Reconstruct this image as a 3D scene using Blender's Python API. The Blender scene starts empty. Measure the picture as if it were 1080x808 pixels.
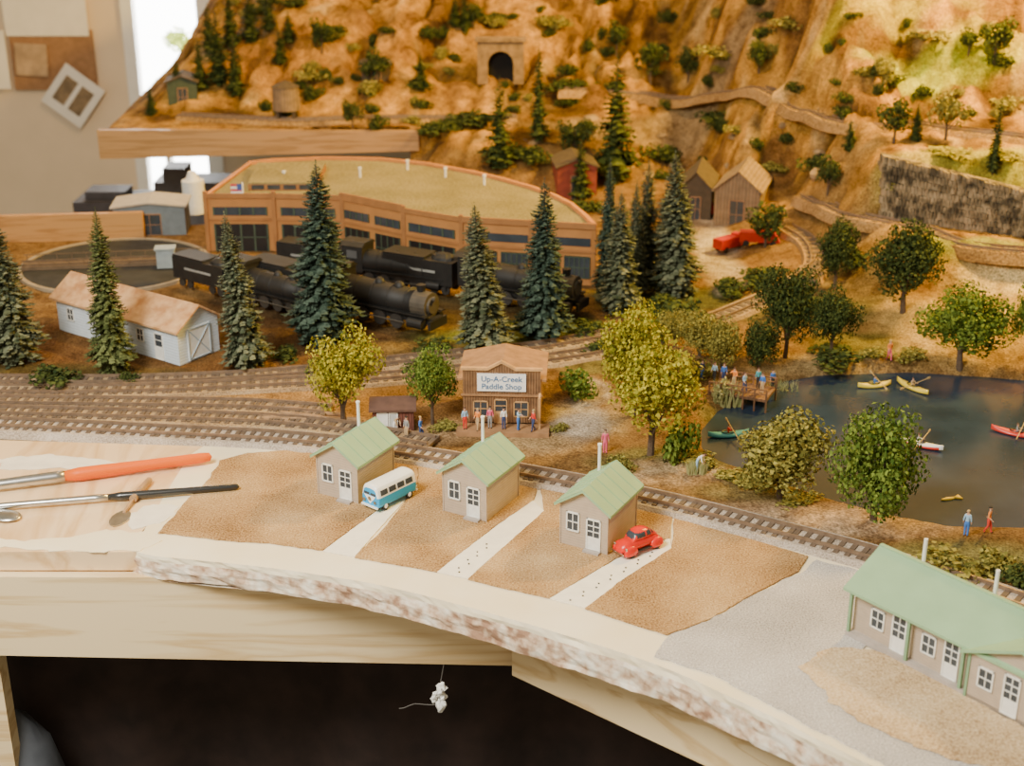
import bpy, bmesh, math, random
from mathutils import Vector, Matrix, noise
random.seed(11)
R=random.uniform
H=2.91; PIT=math.radians(22); F=1480.0
S_,C_=math.sin(PIT),math.cos(PIT)
COL=bpy.context.scene.collection

# ------------------------------------------------------------------ survey helpers
def ray(px,py):
    u=(px-540)/F; v=(py-404)/F
    return Vector((u,C_-v*S_,-(S_+v*C_)))
def gp(px,py,z=0.0):
    d=ray(px,py); t=(H-z)/-d.z
    return Vector((d.x*t,d.y*t,z))
def yp(px,py,Y):
    d=ray(px,py); t=Y/d.y
    return Vector((d.x*t,Y,H+d.z*t))
def depth(p): return p.y*C_+(H-p.z)*S_
def upx(p): return F/depth(p)          # pixels per unit at a point

def interp(pr,y):
    if y<=pr[0][0]: return pr[0][1]
    for i in range(len(pr)-1):
        if y<=pr[i+1][0]:
            a,b=pr[i],pr[i+1]
            return a[1]+(b[1]-a[1])*(y-a[0])/(b[0]-a[0])
    return pr[-1][1]

# ------------------------------------------------------------------ terrain
RIGHT=[(7.5,0),(8.5,.12),(8.75,.34),(9.35,.36),(9.45,.76),(10.2,.85),(10.5,.95),(11.2,1.6),(12.5,2.4),(16.5,3.2)]
COLS=[(-3.6,[(11.99,0),(12,.40),(12.6,.42),(16.5,.55)]),
 (-2.9,[(11.99,0),(12,.40),(12.5,.44),(13.5,.85),(16.5,1.5)]),
 (-1.8,[(11.99,0),(12,.40),(12.5,.44),(13.5,1.0),(16.5,2.4)]),
 (-.95,[(11.99,0),(12,.40),(12.45,.43),(13.3,.88),(14.3,1.4),(16.5,2.6)]),
 (-.5,[(11.3,0),(11.9,.36),(12.45,.42),(13.2,.8),(14.3,1.4),(16.5,2.6)]),
 (.3,[(11.2,0),(11.9,.36),(12.4,.42),(13.0,.68),(13.25,.70),(14.3,1.4),(16.5,2.7)]),
 (.75,[(10.5,0),(11.6,.05),(12,.30),(12.4,.42),(13.0,.68),(13.25,.70),(14.3,1.4),(16.5,2.7)]),
 (1.5,[(9.5,0),(11.7,.05),(12.0,.1),(12.45,.5),(12.8,.52),(14.0,1.3),(16.5,2.8)]),
 (2.1,[(7.5,0),(9.2,.08),(10.2,.2),(10.8,.3),(11.1,.7),(11.5,.75),(12.6,1.6),(16.5,3)]),
 (2.6,RIGHT),(3.1,RIGHT)]
MAINPX=[(-120,447),(0,450),(150,457),(300,465),(420,479),(560,503),(690,529),(800,557),(930,592),(1080,640),(1300,716)]
MAINW=[gp(*p) for p in MAINPX]
def trackY(x):
    return interp([(p.x,p.y) for p in MAINW],x)
PONDPX=[(742,452),(758,432),(800,412),(830,400),(870,394),(960,391),(1040,396),(1180,408),(1260,500),(1180,556),(1080,556),(1000,554),(940,543),(880,527),(815,505),(765,487),(742,470)]
POND=[gp(px,py,-.04) for px,py in PONDPX]
def sdpoly(x,y,poly):
    ins=False; dmin=1e9; n=len(poly)
    for i in range(n):
        a=poly[i]; b=poly[(i+1)%n]
        ex,ey=b.x-a.x,b.y-a.y
        t=max(0,min(1,((x-a.x)*ex+(y-a.y)*ey)/(ex*ex+ey*ey)))
        d=math.hypot(x-a.x-ex*t,y-a.y-ey*t)
        dmin=min(dmin,d)
        if (a.y>y)!=(b.y>y) and x<(b.x-a.x)*(y-a.y)/(b.y-a.y)+a.x: ins=not ins
    return dmin if ins else -dmin
def crag(x,y):
    """rock folds: 0 on ribs, negative in crevices"""
    wx=x+.6*noise.noise(Vector((x*1.1,y*1.1,4)))
    wy=y+.4*noise.noise(Vector((x*1.3,y*1.3,14)))
    a=abs(noise.noise(Vector((wx*1.9,wy*.8,9))))
    b=abs(noise.noise(Vector((wx*5.0+3,wy*3.4,2))))
    msk=min(1,max(.15,.7+1.4*noise.noise(Vector((x*.7,y*.9,13)))))
    return (-(1-min(1,a*3.5))**2*.19-(1-min(1,b*4))**2*.075)*msk
def hgt(x,y):
    if x<=COLS[0][0]: z=interp(COLS[0][1],y)
    elif x>=COLS[-1][0]: z=interp(COLS[-1][1],y)
    else:
        for i in range(len(COLS)-1):
            if x<=COLS[i+1][0]:
                a,b=COLS[i],COLS[i+1]; f=(x-a[0])/(b[0]-a[0]); f=f*f*(3-2*f)
                z=interp(a[1],y)*(1-f)+interp(b[1],y)*f; break
    k=min(1,max(0,(z-.15)/.6))
    if y>12: k=min(1,max(0,(z-.42)/.35))
    if 2.4<x and 9.3<y<10.3: k*=.25
    if k>0:
        n1=noise.fractal(Vector((x*1.2,y*1.2,3)),1.0,2.0,5)
        n3=noise.fractal(Vector((x*6,y*6,1)),.7,2.0,3)
        z+=k*(n1*.19+crag(x,y)+.07+.035*n3)
    dy=y-trackY(x)
    if dy<.5:
        z-=.006
    else:
        z+=min(1,(dy-.5))*.012*noise.noise(Vector((x*5,y*5,0)))
    if x>.7 and y<8.2:
        sd=sdpoly(x,y,POND)
        if sd>-.1: 
            f=min(1,max(0,(sd+.1)/.22)); z-=.15*f*f*(3-2*f)
    return z
def hit(px,py,tmin=4.5):
    d=ray(px,py); t=tmin
    while t<21:
        p=d*t
        if H+p.z<hgt(p.x,p.y): break
        t+=.03
    return Vector((d.x*t,d.y*t,hgt(d.x*t,d.y*t)))

# ------------------------------------------------------------------ materials
MATS={}
def M(name,col,rough=.8,var=.2,scale=25,bump=0,metal=0,col2=None,wave=None,wdir='X',wscale=20,coat=0,wf=.25):
    if name in MATS: return MATS[name]
    m=bpy.data.materials.new(name); m.use_nodes=True
    nt=m.node_tree; b=nt.nodes['Principled BSDF']
    b.inputs['Roughness'].default_value=rough; b.inputs['Metallic'].default_value=metal
    if coat: b.inputs['Coat Weight'].default_value=coat
    tc=nt.nodes.new('ShaderNodeTexCoord')
    no=nt.nodes.new('ShaderNodeTexNoise'); no.inputs['Scale'].default_value=scale; no.inputs['Detail'].default_value=6
    nt.links.new(tc.outputs['Object'],no.inputs['Vector'])
    rp=nt.nodes.new('ShaderNodeValToRGB')
    rp.color_ramp.elements[0].position=.32; rp.color_ramp.elements[1].position=.68
    c2=col2 or tuple(min(1,c*(1+var)) for c in col)
    c1=tuple(c*(1-var) for c in col)
    rp.color_ramp.elements[0].color=(*c1,1); rp.color_ramp.elements[1].color=(*c2,1)
    nt.links.new(no.outputs['Fac'],rp.inputs['Fac'])
    outc=rp.outputs['Color']; hsrc=no.outputs['Fac']
    if wave is not None:
        w=nt.nodes.new('ShaderNodeTexWave'); w.bands_direction=wdir; w.inputs['Scale'].default_value=wscale
        w.inputs['Distortion'].default_value=wave; w.inputs['Detail'].default_value=3
        nt.links.new(tc.outputs['Object'],w.inputs['Vector'])
        mx=nt.nodes.new('ShaderNodeMix'); mx.data_type='RGBA'; mx.blend_type='MULTIPLY'; mx.inputs['Factor'].default_value=wf
        nt.links.new(outc,mx.inputs['A']); nt.links.new(w.outputs['Color'],mx.inputs['B']); outc=mx.outputs['Result']; hsrc=w.outputs['Fac']
    nt.links.new(outc,b.inputs['Base Color'])
    if bump:
        bp=nt.nodes.new('ShaderNodeBump'); bp.inputs['Strength'].default_value=bump; bp.inputs['Distance'].default_value=.01
        nt.links.new(hsrc,bp.inputs['Height']); nt.links.new(bp.outputs['Normal'],b.inputs['Normal'])
    MATS[name]=m; return m
def woodgrain(name,cols,stretch=(.35,2,9),rough=.5,coat=0):
    m=bpy.data.materials.new(name); m.use_nodes=True; nt=m.node_tree; b=nt.nodes['Principled BSDF']
    b.inputs['Roughness'].default_value=rough; b.inputs['Coat Weight'].default_value=coat; b.inputs['Coat Roughness'].default_value=.25
    tc=nt.nodes.new('ShaderNodeTexCoord'); mp=nt.nodes.new('ShaderNodeMapping'); mp.inputs['Scale'].default_value=stretch
    nt.links.new(tc.outputs['Object'],mp.inputs['Vector'])
    n=nt.nodes.new('ShaderNodeTexNoise'); n.inputs['Scale'].default_value=2.2; n.inputs['Detail'].default_value=5; n.inputs['Distortion'].default_value=.6
    nt.links.new(mp.outputs['Vector'],n.inputs['Vector'])
    mu=nt.nodes.new('ShaderNodeMath'); mu.operation='MULTIPLY'; mu.inputs[1].default_value=9
    fr=nt.nodes.new('ShaderNodeMath'); fr.operation='PINGPONG'; fr.inputs[1].default_value=1
    nt.links.new(n.outputs['Fac'],mu.inputs[0]); nt.links.new(mu.outputs[0],fr.inputs[0])
    rp=nt.nodes.new('ShaderNodeValToRGB'); el=rp.color_ramp.elements
    el[0].color=(*cols[0],1); el[1].color=(*cols[1],1); el[1].position=.55
    nt.links.new(fr.outputs[0],rp.inputs['Fac']); nt.links.new(rp.outputs['Color'],b.inputs['Base Color'])
    MATS[name]=m; return m
def speckle(name,cols,scale=160,rough=.95,bump=.6,big=3):
    m=bpy.data.materials.new(name); m.use_nodes=True; nt=m.node_tree; b=nt.nodes['Principled BSDF']
    b.inputs['Roughness'].default_value=rough; b.inputs['Specular IOR Level'].default_value=.15
    tc=nt.nodes.new('ShaderNodeTexCoord')
    vo=nt.nodes.new('ShaderNodeTexNoise'); vo.inputs['Scale'].default_value=scale; vo.inputs['Detail'].default_value=3
    n2=nt.nodes.new('ShaderNodeTexNoise'); n2.inputs['Scale'].default_value=big; n2.inputs['Detail'].default_value=5
    for n in (vo,n2): nt.links.new(tc.outputs['Object'],n.inputs['Vector'])
    ad=nt.nodes.new('ShaderNodeMath'); ad.operation='MULTIPLY_ADD'; ad.inputs[1].default_value=.6
    su=nt.nodes.new('ShaderNodeMath'); su.operation='MULTIPLY'; su.inputs[1].default_value=.4
    nt.links.new(n2.outputs['Fac'],su.inputs[0])
    nt.links.new(vo.outputs['Fac'],ad.inputs[0]); nt.links.new(su.outputs[0],ad.inputs[2])
    rp=nt.nodes.new('ShaderNodeValToRGB'); el=rp.color_ramp.elements
    el[0].position=.38; el[0].color=(*cols[0],1); el[1].position=.62; el[1].color=(*cols[-1],1)
    for i,c in enumerate(cols[1:-1]):
        e=el.new(.38+.24*(i+1)/(len(cols)-1)); e.color=(*c,1)
    nt.links.new(ad.outputs[0],rp.inputs['Fac']); nt.links.new(rp.outputs['Color'],b.inputs['Base Color'])
    bp=nt.nodes.new('ShaderNodeBump'); bp.inputs['Strength'].default_value=bump; bp.inputs['Distance'].default_value=.008
    nt.links.new(vo.outputs['Fac'],bp.inputs['Height']); nt.links.new(bp.outputs['Normal'],b.inputs['Normal'])
    MATS[name]=m; return m
def leafmat(name,c1,c2):
    m=bpy.data.materials.new(name); m.use_nodes=True; nt=m.node_tree; b=nt.nodes['Principled BSDF']
    b.inputs['Roughness'].default_value=.85; b.inputs['Specular IOR Level'].default_value=.15
    g=nt.nodes.new('ShaderNodeNewGeometry'); rp=nt.nodes.new('ShaderNodeValToRGB')
    rp.color_ramp.elements[0].color=(*c1,1); rp.color_ramp.elements[1].color=(*c2,1)
    nt.links.new(g.outputs['Random Per Island'],rp.inputs['Fac']); nt.links.new(rp.outputs['Color'],b.inputs['Base Color'])
    MATS[name]=m; return m
def groundmat(name,fine=90,lo=.5):
    m=bpy.data.materials.new(name); m.use_nodes=True; nt=m.node_tree; b=nt.nodes['Principled BSDF']
    b.inputs['Roughness'].default_value=.95; b.inputs['Specular IOR Level'].default_value=.1
    at=nt.nodes.new('ShaderNodeVertexColor'); at.layer_name='Col'
    tc=nt.nodes.new('ShaderNodeTexCoord')
    n1=nt.nodes.new('ShaderNodeTexNoise'); n1.inputs['Scale'].default_value=fine; n1.inputs['Detail'].default_value=4
    n2=nt.nodes.new('ShaderNodeTexNoise'); n2.inputs['Scale'].default_value=6; n2.inputs['Detail'].default_value=9
    n2.inputs['Roughness'].default_value=.75
    for n in (n1,n2): nt.links.new(tc.outputs['Object'],n.inputs['Vector'])
    rp=nt.nodes.new('ShaderNodeValToRGB'); rp.color_ramp.elements[0].position=.3; rp.color_ramp.elements[0].color=(.45,.42,.4,1)
    rp.color_ramp.elements[1].position=.7; rp.color_ramp.elements[1].color=(1.45,1.45,1.4,1)
    rp2=nt.nodes.new('ShaderNodeValToRGB'); rp2.color_ramp.elements[0].position=.36; rp2.color_ramp.elements[0].color=(lo,lo*.85,lo*.7,1)
    rp2.color_ramp.elements[1].position=.60; rp2.color_ramp.elements[1].color=(1.25,1.22,1.15,1)
    nt.links.new(n1.outputs['Fac'],rp.inputs['Fac']); nt.links.new(n2.outputs['Fac'],rp2.inputs['Fac'])
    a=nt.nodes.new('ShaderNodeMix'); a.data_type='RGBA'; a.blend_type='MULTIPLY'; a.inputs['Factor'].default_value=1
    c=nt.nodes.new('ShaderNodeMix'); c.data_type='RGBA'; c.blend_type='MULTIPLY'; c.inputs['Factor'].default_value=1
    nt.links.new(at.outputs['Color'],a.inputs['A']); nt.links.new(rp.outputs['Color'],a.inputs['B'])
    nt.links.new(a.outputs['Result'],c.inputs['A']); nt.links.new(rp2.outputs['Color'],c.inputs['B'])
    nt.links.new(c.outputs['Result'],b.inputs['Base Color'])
    bp=nt.nodes.new('ShaderNodeBump'); bp.inputs['Strength'].default_value=1; bp.inputs['Distance'].default_value=.05
    nt.links.new(n2.outputs['Fac'],bp.inputs['Height']); nt.links.new(bp.outputs['Normal'],b.inputs['Normal'])
    return m

# ------------------------------------------------------------------ mesh builder
class MB:
    def __init__(s): s.v=[];s.f=[];s.m=[]
    def add(s,vs,fs,mi=0):
        o=len(s.v); s.v+=[tuple(v) for v in vs]
        for f in fs: s.f.append([i+o for i in f]); s.m.append(mi)
        return s
    def box(s,x0,x1,y0,y1,z0,z1,mi=0):
        v=[(x0,y0,z0),(x1,y0,z0),(x1,y1,z0),(x0,y1,z0),(x0,y0,z1),(x1,y0,z1),(x1,y1,z1),(x0,y1,z1)]
        return s.hexa(v,mi)
    def hexa(s,v,mi=0):
        return s.add(v,[(3,2,1,0),(4,5,6,7),(0,1,5,4),(1,2,6,5),(2,3,7,6),(3,0,4,7)],mi)
    def cyl(s,p0,p1,r0,r1=None,n=12,mi=0,cap=True):
        p0=Vector(p0);p1=Vector(p1); r1=r0 if r1 is None else r1
        d=(p1-p0).normalized(); a=d.orthogonal().normalized(); b=d.cross(a)
        vs=[]
        for p,r in ((p0,r0),(p1,r1)):
            for i in range(n):
                t=2*math.pi*i/n; vs.append(p+(a*math.cos(t)+b*math.sin(t))*r)
        fs=[(i,(i+1)%n,n+(i+1)%n,n+i) for i in range(n)]
        if cap: fs+= [tuple(range(n))[::-1],tuple(range(n,2*n))]
        return s.add(vs,fs,mi)
    def prism(s,poly,z0,z1,mi=0):
        n=len(poly)
        vs=[(p[0],p[1],z0) for p in poly]+[(p[0],p[1],z1) for p in poly]
        fs=[(i,(i+1)%n,n+(i+1)%n,n+i) for i in range(n)]+[tuple(range(n))[::-1],tuple(range(n,2*n))]
        return s.add(vs,fs,mi)
    def ell(s,c,rx,ry,rz,n=12,m=7,mi=0,jit=0,zmin=-1):
        rings=[]
        for j in range(1,m):
            ph=math.pi*j/m
            rings.append([(c[0]+rx*math.sin(ph)*math.cos(2*math.pi*i/n)*(1+R(-jit,jit)),c[1]+ry*math.sin(ph)*math.sin(2*math.pi*i/n)*(1+R(-jit,jit)),c[2]+rz*max(zmin,math.cos(ph))*(1+R(-jit,jit))) for i in range(n)])
        vs=[v for r in rings for v in r]; fs=[]
        for j in range(m-2):
            for i in range(n): fs.append((j*n+(i+1)%n,j*n+i,(j+1)*n+i,(j+1)*n+(i+1)%n))
        vs+= [(c[0],c[1],c[2]+rz),(c[0],c[1],c[2]+rz*max(zmin,-1))]
        for i in range(n):
            fs.append((i,(i+1)%n,len(vs)-2)); fs.append(((m-2)*n+(i+1)%n,(m-2)*n+i,len(vs)-1))
        return s.add(vs,fs,mi)
    def loft(s,rings,mi=0,caps=True,mifn=None):
        n=len(rings[0]); o=len(s.v); s.v+=[tuple(v) for r in rings for v in r]
        for j in range(len(rings)-1):
            for i in range(n):
                q=[o+j*n+i,o+j*n+(i+1)%n,o+(j+1)*n+(i+1)%n,o+(j+1)*n+i]
                s.f.append(q)
                if mifn:
                    c=sum((Vector(s.v[k]) for k in q),Vector())/4; s.m.append(mifn(c))
                else: s.m.append(mi)
        if caps:
            for rr in (list(range(o,o+n))[::-1],list(range(o+(len(rings)-1)*n,o+len(rings)*n))):
                s.f.append(rr)
                c=sum((Vector(s.v[k]) for k in rr),Vector())/n
                s.m.append(mifn(c) if mifn else mi)
        return s
    def mesh(s,name,mats,smooth=False):
        me=bpy.data.meshes.new(name); me.from_pydata(s.v,[],s.f)
        for m in (mats if isinstance(mats,(list,tuple)) else [mats]): me.materials.append(m)
        for p,mi in zip(me.polygons,s.m): p.material_index=mi; p.use_smooth=smooth
        me.update(); return me
    def obj(s,name,mats,parent=None,smooth=False,loc=(0,0,0),rot=0,fix=True):
        me=s.mesh(name,mats,smooth)
        if fix:
            bm=bmesh.new(); bm.from_mesh(me); bmesh.ops.recalc_face_normals(bm,faces=bm.faces); bm.to_mesh(me); bm.free()
        return link(name,me,parent,loc,rot)
def link(name,me,parent=None,loc=(0,0,0),rot=0):
    o=bpy.data.objects.new(name,me); COL.objects.link(o)
    o.location=loc; o.rotation_euler=(0,0,rot)
    if parent: o.parent=parent
    return o
def top(o,label,cat,group=None,kind=None):
    o['label']=label; o['category']=cat
    if group: o['group']=group
    if kind: o['kind']=kind
    return o
def empty(name,loc,rot,label,cat,group=None):
    e=bpy.data.objects.new(name,None); e.empty_display_size=.05; COL.objects.link(e)
    e.location=loc; e.rotation_euler=(0,0,rot); return top(e,label,cat,group)

# common materials
white=M('white_paint',(.84,.82,.75),.5,.06,40)
glass=M('dark_glass',(.05,.06,.07),.15,.2,10)
black=M('black_paint',(.012,.012,.013),.45,.2,20)
taupe=M('taupe_siding',(.47,.37,.27),.8,.05,30,bump=.12,wave=0,wdir='Z',wscale=26,wf=.06)
green_roof=M('sage_green_roof',(.29,.45,.25),.65,.06,8)
green_trim=M('green_trim',(.22,.36,.20),.6,.1,20)
cream=M('cream_plaster',(.92,.77,.49),.7,.05,3,bump=.12,col2=(.94,.83,.60))
metal=M('brushed_steel',(.55,.54,.52),.28,.1,30,metal=1)
railm=M('rusty_rail',(.30,.21,.14),.45,.2,30,metal=.5)
tiem=M('dark_wood_tie',(.13,.09,.06),.85,.3,40)
bark=M('bark_brown',(.10,.065,.04),.9,.3,60)
pinkbase=M('grey_foundation',(.42,.36,.31),.8,.1,30)

# ------------------------------------------------------------------ terrain meshes
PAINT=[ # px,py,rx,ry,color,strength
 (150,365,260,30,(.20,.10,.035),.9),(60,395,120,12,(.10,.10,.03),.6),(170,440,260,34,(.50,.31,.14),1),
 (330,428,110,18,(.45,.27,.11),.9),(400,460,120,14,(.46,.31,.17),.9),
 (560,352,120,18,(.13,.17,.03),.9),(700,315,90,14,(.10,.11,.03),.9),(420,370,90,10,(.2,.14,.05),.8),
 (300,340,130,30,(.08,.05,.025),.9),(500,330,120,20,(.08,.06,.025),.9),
 (612,445,32,26,(.56,.50,.42),1),(625,415,20,14,(.5,.43,.34),.9),(560,470,60,12,(.48,.34,.18),.9),
 (700,487,80,14,(.18,.17,.06),.9),(800,520,60,10,(.22,.19,.08),.7),(850,550,160,20,(.56,.40,.26),1),(700,500,60,10,(.5,.36,.22),.8),
 (1030,590,90,22,(.17,.17,.07),.9),(1000,345,140,36,(.52,.37,.14),1),(900,365,50,14,(.16,.17,.05),.8),(850,385,100,6,(.45,.34,.17),.7),
 (1030,262,70,10,(.32,.33,.05),1),(750,262,26,40,(.55,.48,.40),1),(690,240,60,20,(.22,.13,.05),.7),
 (1050,300,60,16,(.78,.62,.30),1),(650,440,14,20,(.4,.3,.15),.7),(930,240,50,30,(.36,.24,.10),.8),
 (640,385,50,12,(.16,.17,.05),.7),(760,450,26,14,(.2,.2,.08),.8),(880,300,60,25,(.16,.12,.05),.8),(850,330,80,20,(.13,.12,.04),.8)]
PAINT2=[(985,75,90,10,(.44,.50,.02),1),(940,15,80,12,(.50,.42,.02),.9),(1040,170,60,10,(.50,.50,.04),1),(1000,180,80,8,(.45,.42,.08),.7),
 (700,145,150,24,(.30,.22,.13),.85),(620,160,60,14,(.16,.11,.05),.7),(330,130,140,8,(.26,.15,.06),.7),(560,110,40,10,(.24,.16,.07),.6),(870,200,60,30,(.36,.23,.09),.7),(1040,45,50,10,(.44,.42,.03),.7),(330,70,120,40,(.36,.18,.05),.6),(450,30,100,20,(.34,.18,.06),.5)]
PW=[]
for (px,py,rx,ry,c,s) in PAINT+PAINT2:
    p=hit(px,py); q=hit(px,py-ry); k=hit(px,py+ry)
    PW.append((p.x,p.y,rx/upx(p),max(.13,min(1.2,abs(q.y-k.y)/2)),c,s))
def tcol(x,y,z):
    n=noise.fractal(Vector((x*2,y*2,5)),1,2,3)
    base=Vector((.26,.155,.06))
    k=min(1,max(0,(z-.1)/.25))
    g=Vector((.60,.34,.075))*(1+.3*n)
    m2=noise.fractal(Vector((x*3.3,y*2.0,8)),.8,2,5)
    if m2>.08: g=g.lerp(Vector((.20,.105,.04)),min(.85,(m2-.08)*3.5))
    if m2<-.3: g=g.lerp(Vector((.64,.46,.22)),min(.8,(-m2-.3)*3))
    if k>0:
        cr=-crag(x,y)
        g*=max(.28,1-cr*5)  # crevice shade painted into the rock colour
    c=base.lerp(g,k)
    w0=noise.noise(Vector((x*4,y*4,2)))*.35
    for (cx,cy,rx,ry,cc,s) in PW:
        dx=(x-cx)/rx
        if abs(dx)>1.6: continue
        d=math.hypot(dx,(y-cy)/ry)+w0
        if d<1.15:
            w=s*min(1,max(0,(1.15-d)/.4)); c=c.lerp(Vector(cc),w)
    return c
def grid(name,x0,x1,y0,y1,st,keep,lo):
    nx=int((x1-x0)/st)+1; ny=int((y1-y0)/st)+1
    vs=[];cs=[];idx={}
    for j in range(ny):
        for i in range(nx):
            x=x0+i*st;y=y0+j*st
            if keep(x,y):
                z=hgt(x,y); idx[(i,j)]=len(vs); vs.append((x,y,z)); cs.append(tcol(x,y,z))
    fs=[]
    for j in range(ny-1):
        for i in range(nx-1):
            q=[(i,j),(i+1,j),(i+1,j+1),(i,j+1)]
            if all(k in idx for k in q): fs.append([idx[k] for k in q])
    me=bpy.data.meshes.new(name); me.from_pydata(vs,[],fs)
    ca=me.color_attributes.new('Col','FLOAT_COLOR','POINT')
    flat=[]
    for c in cs: flat+= [max(0,c[0]),max(0,c[1]),max(0,c[2]),1]
    ca.data.foreach_set('color',flat)
    for p in me.polygons: p.use_smooth=True
    me.materials.append(groundmat(name+'_surface',lo=lo))
    return link(name,me)
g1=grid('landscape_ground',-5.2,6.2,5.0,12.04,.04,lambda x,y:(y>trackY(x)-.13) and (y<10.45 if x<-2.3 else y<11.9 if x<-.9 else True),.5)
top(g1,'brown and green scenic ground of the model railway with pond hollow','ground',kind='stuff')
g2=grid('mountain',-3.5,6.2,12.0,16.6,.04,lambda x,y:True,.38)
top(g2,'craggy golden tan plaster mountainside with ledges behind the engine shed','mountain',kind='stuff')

sf=MB(); sf.hexa([(-3.55,11.93,.17),(-.8,11.93,.24),(-.8,12.0,.24),(-3.55,12.0,.17),(-3.55,11.93,.42),(-.8,11.93,.41),(-.8,12.0,.41),(-3.55,12.0,.42)])
top(sf.obj('shelf_fascia',woodgrain('tan_fascia',[(.28,.16,.06),(.42,.25,.11)])),'tan wooden edge board of the raised mountain shelf','board')
a=gp(-60,262);b=gp(152,252)
sf=MB(); sf.hexa([(a.x-1,a.y,0),(b.x,b.y,0),(b.x,b.y+.05,0),(a.x-1,a.y+.05,0),(a.x-1,a.y,.2),(b.x,b.y,.2),(b.x,b.y+.05,.2),(a.x-1,a.y+.05,.2)])
top(sf.obj('edge_board',woodgrain('orange_plywood',[(.38,.18,.05),(.52,.27,.09)])),'low orange plywood board along the rear layout edge','board')
sf=MB(); sf.box(-5.2,6.2,8.5,10.3,-.5,-.2)
top(sf.obj('benchwork',M('bench_wood',(.3,.2,.1),.7,.15,6)),'wooden benchwork carrying the scenic ground','frame')

# ------------------------------------------------------------------ foreground slab
def resample(pts,step):
    out=[];n=len(pts)
    for i in range(n-1):
        p0=pts[max(0,i-1)];p1=pts[i];p2=pts[i+1];p3=pts[min(n-1,i+2)]
        L=(p2-p1).length; k=max(1,int(L/step))
        for j in range(k):
            t=j/k
            out.append(.5*((2*p1)+(p2-p0)*t+(2*p0-5*p1+4*p2-p3)*t*t+(3*p1-p0-3*p2+p3)*t**3))
    out.append(pts[-1].copy()); return out
front=[gp(*p) for p in [(140,580),(160,586),(220,592),(300,601),(400,617),(500,642),(600,671),(700,704),(800,749),(900,798)]]+[Vector((1.6,3.45,0)),Vector((2.4,2.9,0))]
fr=resample(front,.03)
back=[Vector((4.2,2.9,0)),Vector((4.2,trackY(4.2),0))]
bk=[p for p in MAINW if -1.75<p.x<4]
bk=sorted(bk,key=lambda p:-p.x)
back+= [Vector((p.x,p.y,0)) for p in bk]+[gp(228,462),gp(200,480),gp(175,520)]
mb=MB()
topv=[(p.x,p.y+.004*noise.noise(Vector((p.x*9,p.y*9,0))),0) for p in fr]
n=len(topv)
outline=topv+[(p.x,p.y,0) for p in back]
mb.add(outline,[tuple(range(len(outline)))],0)
rows=8
rv=[]
for r in range(rows+1):
    f=r/rows
    for i,(x,y,z) in enumerate(topv):
        TH=.10+.045*min(1,i/70)
        nn=noise.noise(Vector((x*8,y*8,r*.5)))*.008+noise.noise(Vector((x*40,y*40,r*1.5)))*.005
        bul=math.sin(min(1,f*1.6)*math.pi/2)*.006
        rv.append((x-.6*(nn+bul)*(r>0),y-(nn+bul)*(r>0),-TH*f+(noise.noise(Vector((x*14,y*14,3)))*.010*f)))
fs=[]
for r in range(rows):
    for i in range(n-1): fs.append((r*n+i,r*n+i+1,(r+1)*n+i+1,(r+1)*n+i))
mb.add(rv,fs[:2*(n-1)],0)
o_=len(mb.v)-len(rv)
for f_ in fs[2*(n-1):]: mb.f.append([k+o_ for k in f_]); mb.m.append(1)
mb.add([(x,y,-.12) for x,y,z in outline],[tuple(range(len(outline)))[::-1]],1)
edge_m=speckle('chipped_plaster_edge',[(.36,.21,.13),(.60,.42,.28),(.78,.64,.48),(.88,.80,.66)],scale=22,bump=.4,big=5)
slab=mb.obj('scenery_module',[cream,edge_m],fix=False)
top(slab,'cream plaster topped scenery base with chipped curved front edge','scenery base')

def patch(name,pxs,mat,z0,z1,label,cat,jit=.02):
    pts=[gp(px,py) for px,py in pxs]; pts.append(pts[0])
    out=[]
    for i in range(len(pts)-1):
        a,b=pts[i],pts[i+1]; k=max(1,int((b-a).length/.025))
        for j in range(k):
            p=a.lerp(b,j/k)
            d=Vector((noise.noise(p*12),noise.noise(p*12+Vector((7,3,1))),0))*jit+Vector((R(-1,1),R(-1,1),0))*(jit*.2+.0015)
            out.append(p+d)
    m=MB(); m.prism([(p.x,p.y) for p in out],z0,z1)
    return top(m.obj(name,mat),label,cat)
dirt=speckle('sandy_dirt',[(.18,.09,.03),(.38,.22,.09),(.48,.30,.13),(.62,.43,.22)],scale=130)
dirt2=speckle('pale_dirt',[(.36,.23,.11),(.56,.39,.21),(.64,.47,.27),(.74,.58,.38)],scale=130)
gravel=speckle('grey_gravel',[(.24,.22,.20),(.46,.42,.38),(.54,.50,.46),(.74,.70,.65)],scale=150,big=2)
DL='sandy brown dirt lot between the cottage driveways'
patch('dirt_lot',[(232,487),(262,479),(300,476),(345,482),(441,493),(440,512),(404,535),(340,582),(300,576),(240,571),(168,563),(192,535),(222,505)],dirt,.001,.008,'sandy brown dirt lot around the first green-roofed cottage','ground',.010)
patch('dirt_lot',[(441,493),(500,504),(566,517),(562,529),(520,558),(461,604),(410,595),(374,589),(404,560),(441,513)],dirt,.001,.008,DL,'ground',.002)
patch('dirt_lot',[(570,517),(640,531),(708,547),(706,569),(650,590),(580,632),(530,621),(494,612),(535,575),(574,540)],dirt,.001,.008,DL,'ground',.002)
patch('dirt_lot',[(710,548),(780,567),(852,588),(842,604),(794,628),(748,655),(704,671),(660,657),(618,643),(655,614),(709,579)],dirt,.001,.008,'sandy brown dirt lot beside the grey gravel','ground',.004)
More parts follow.
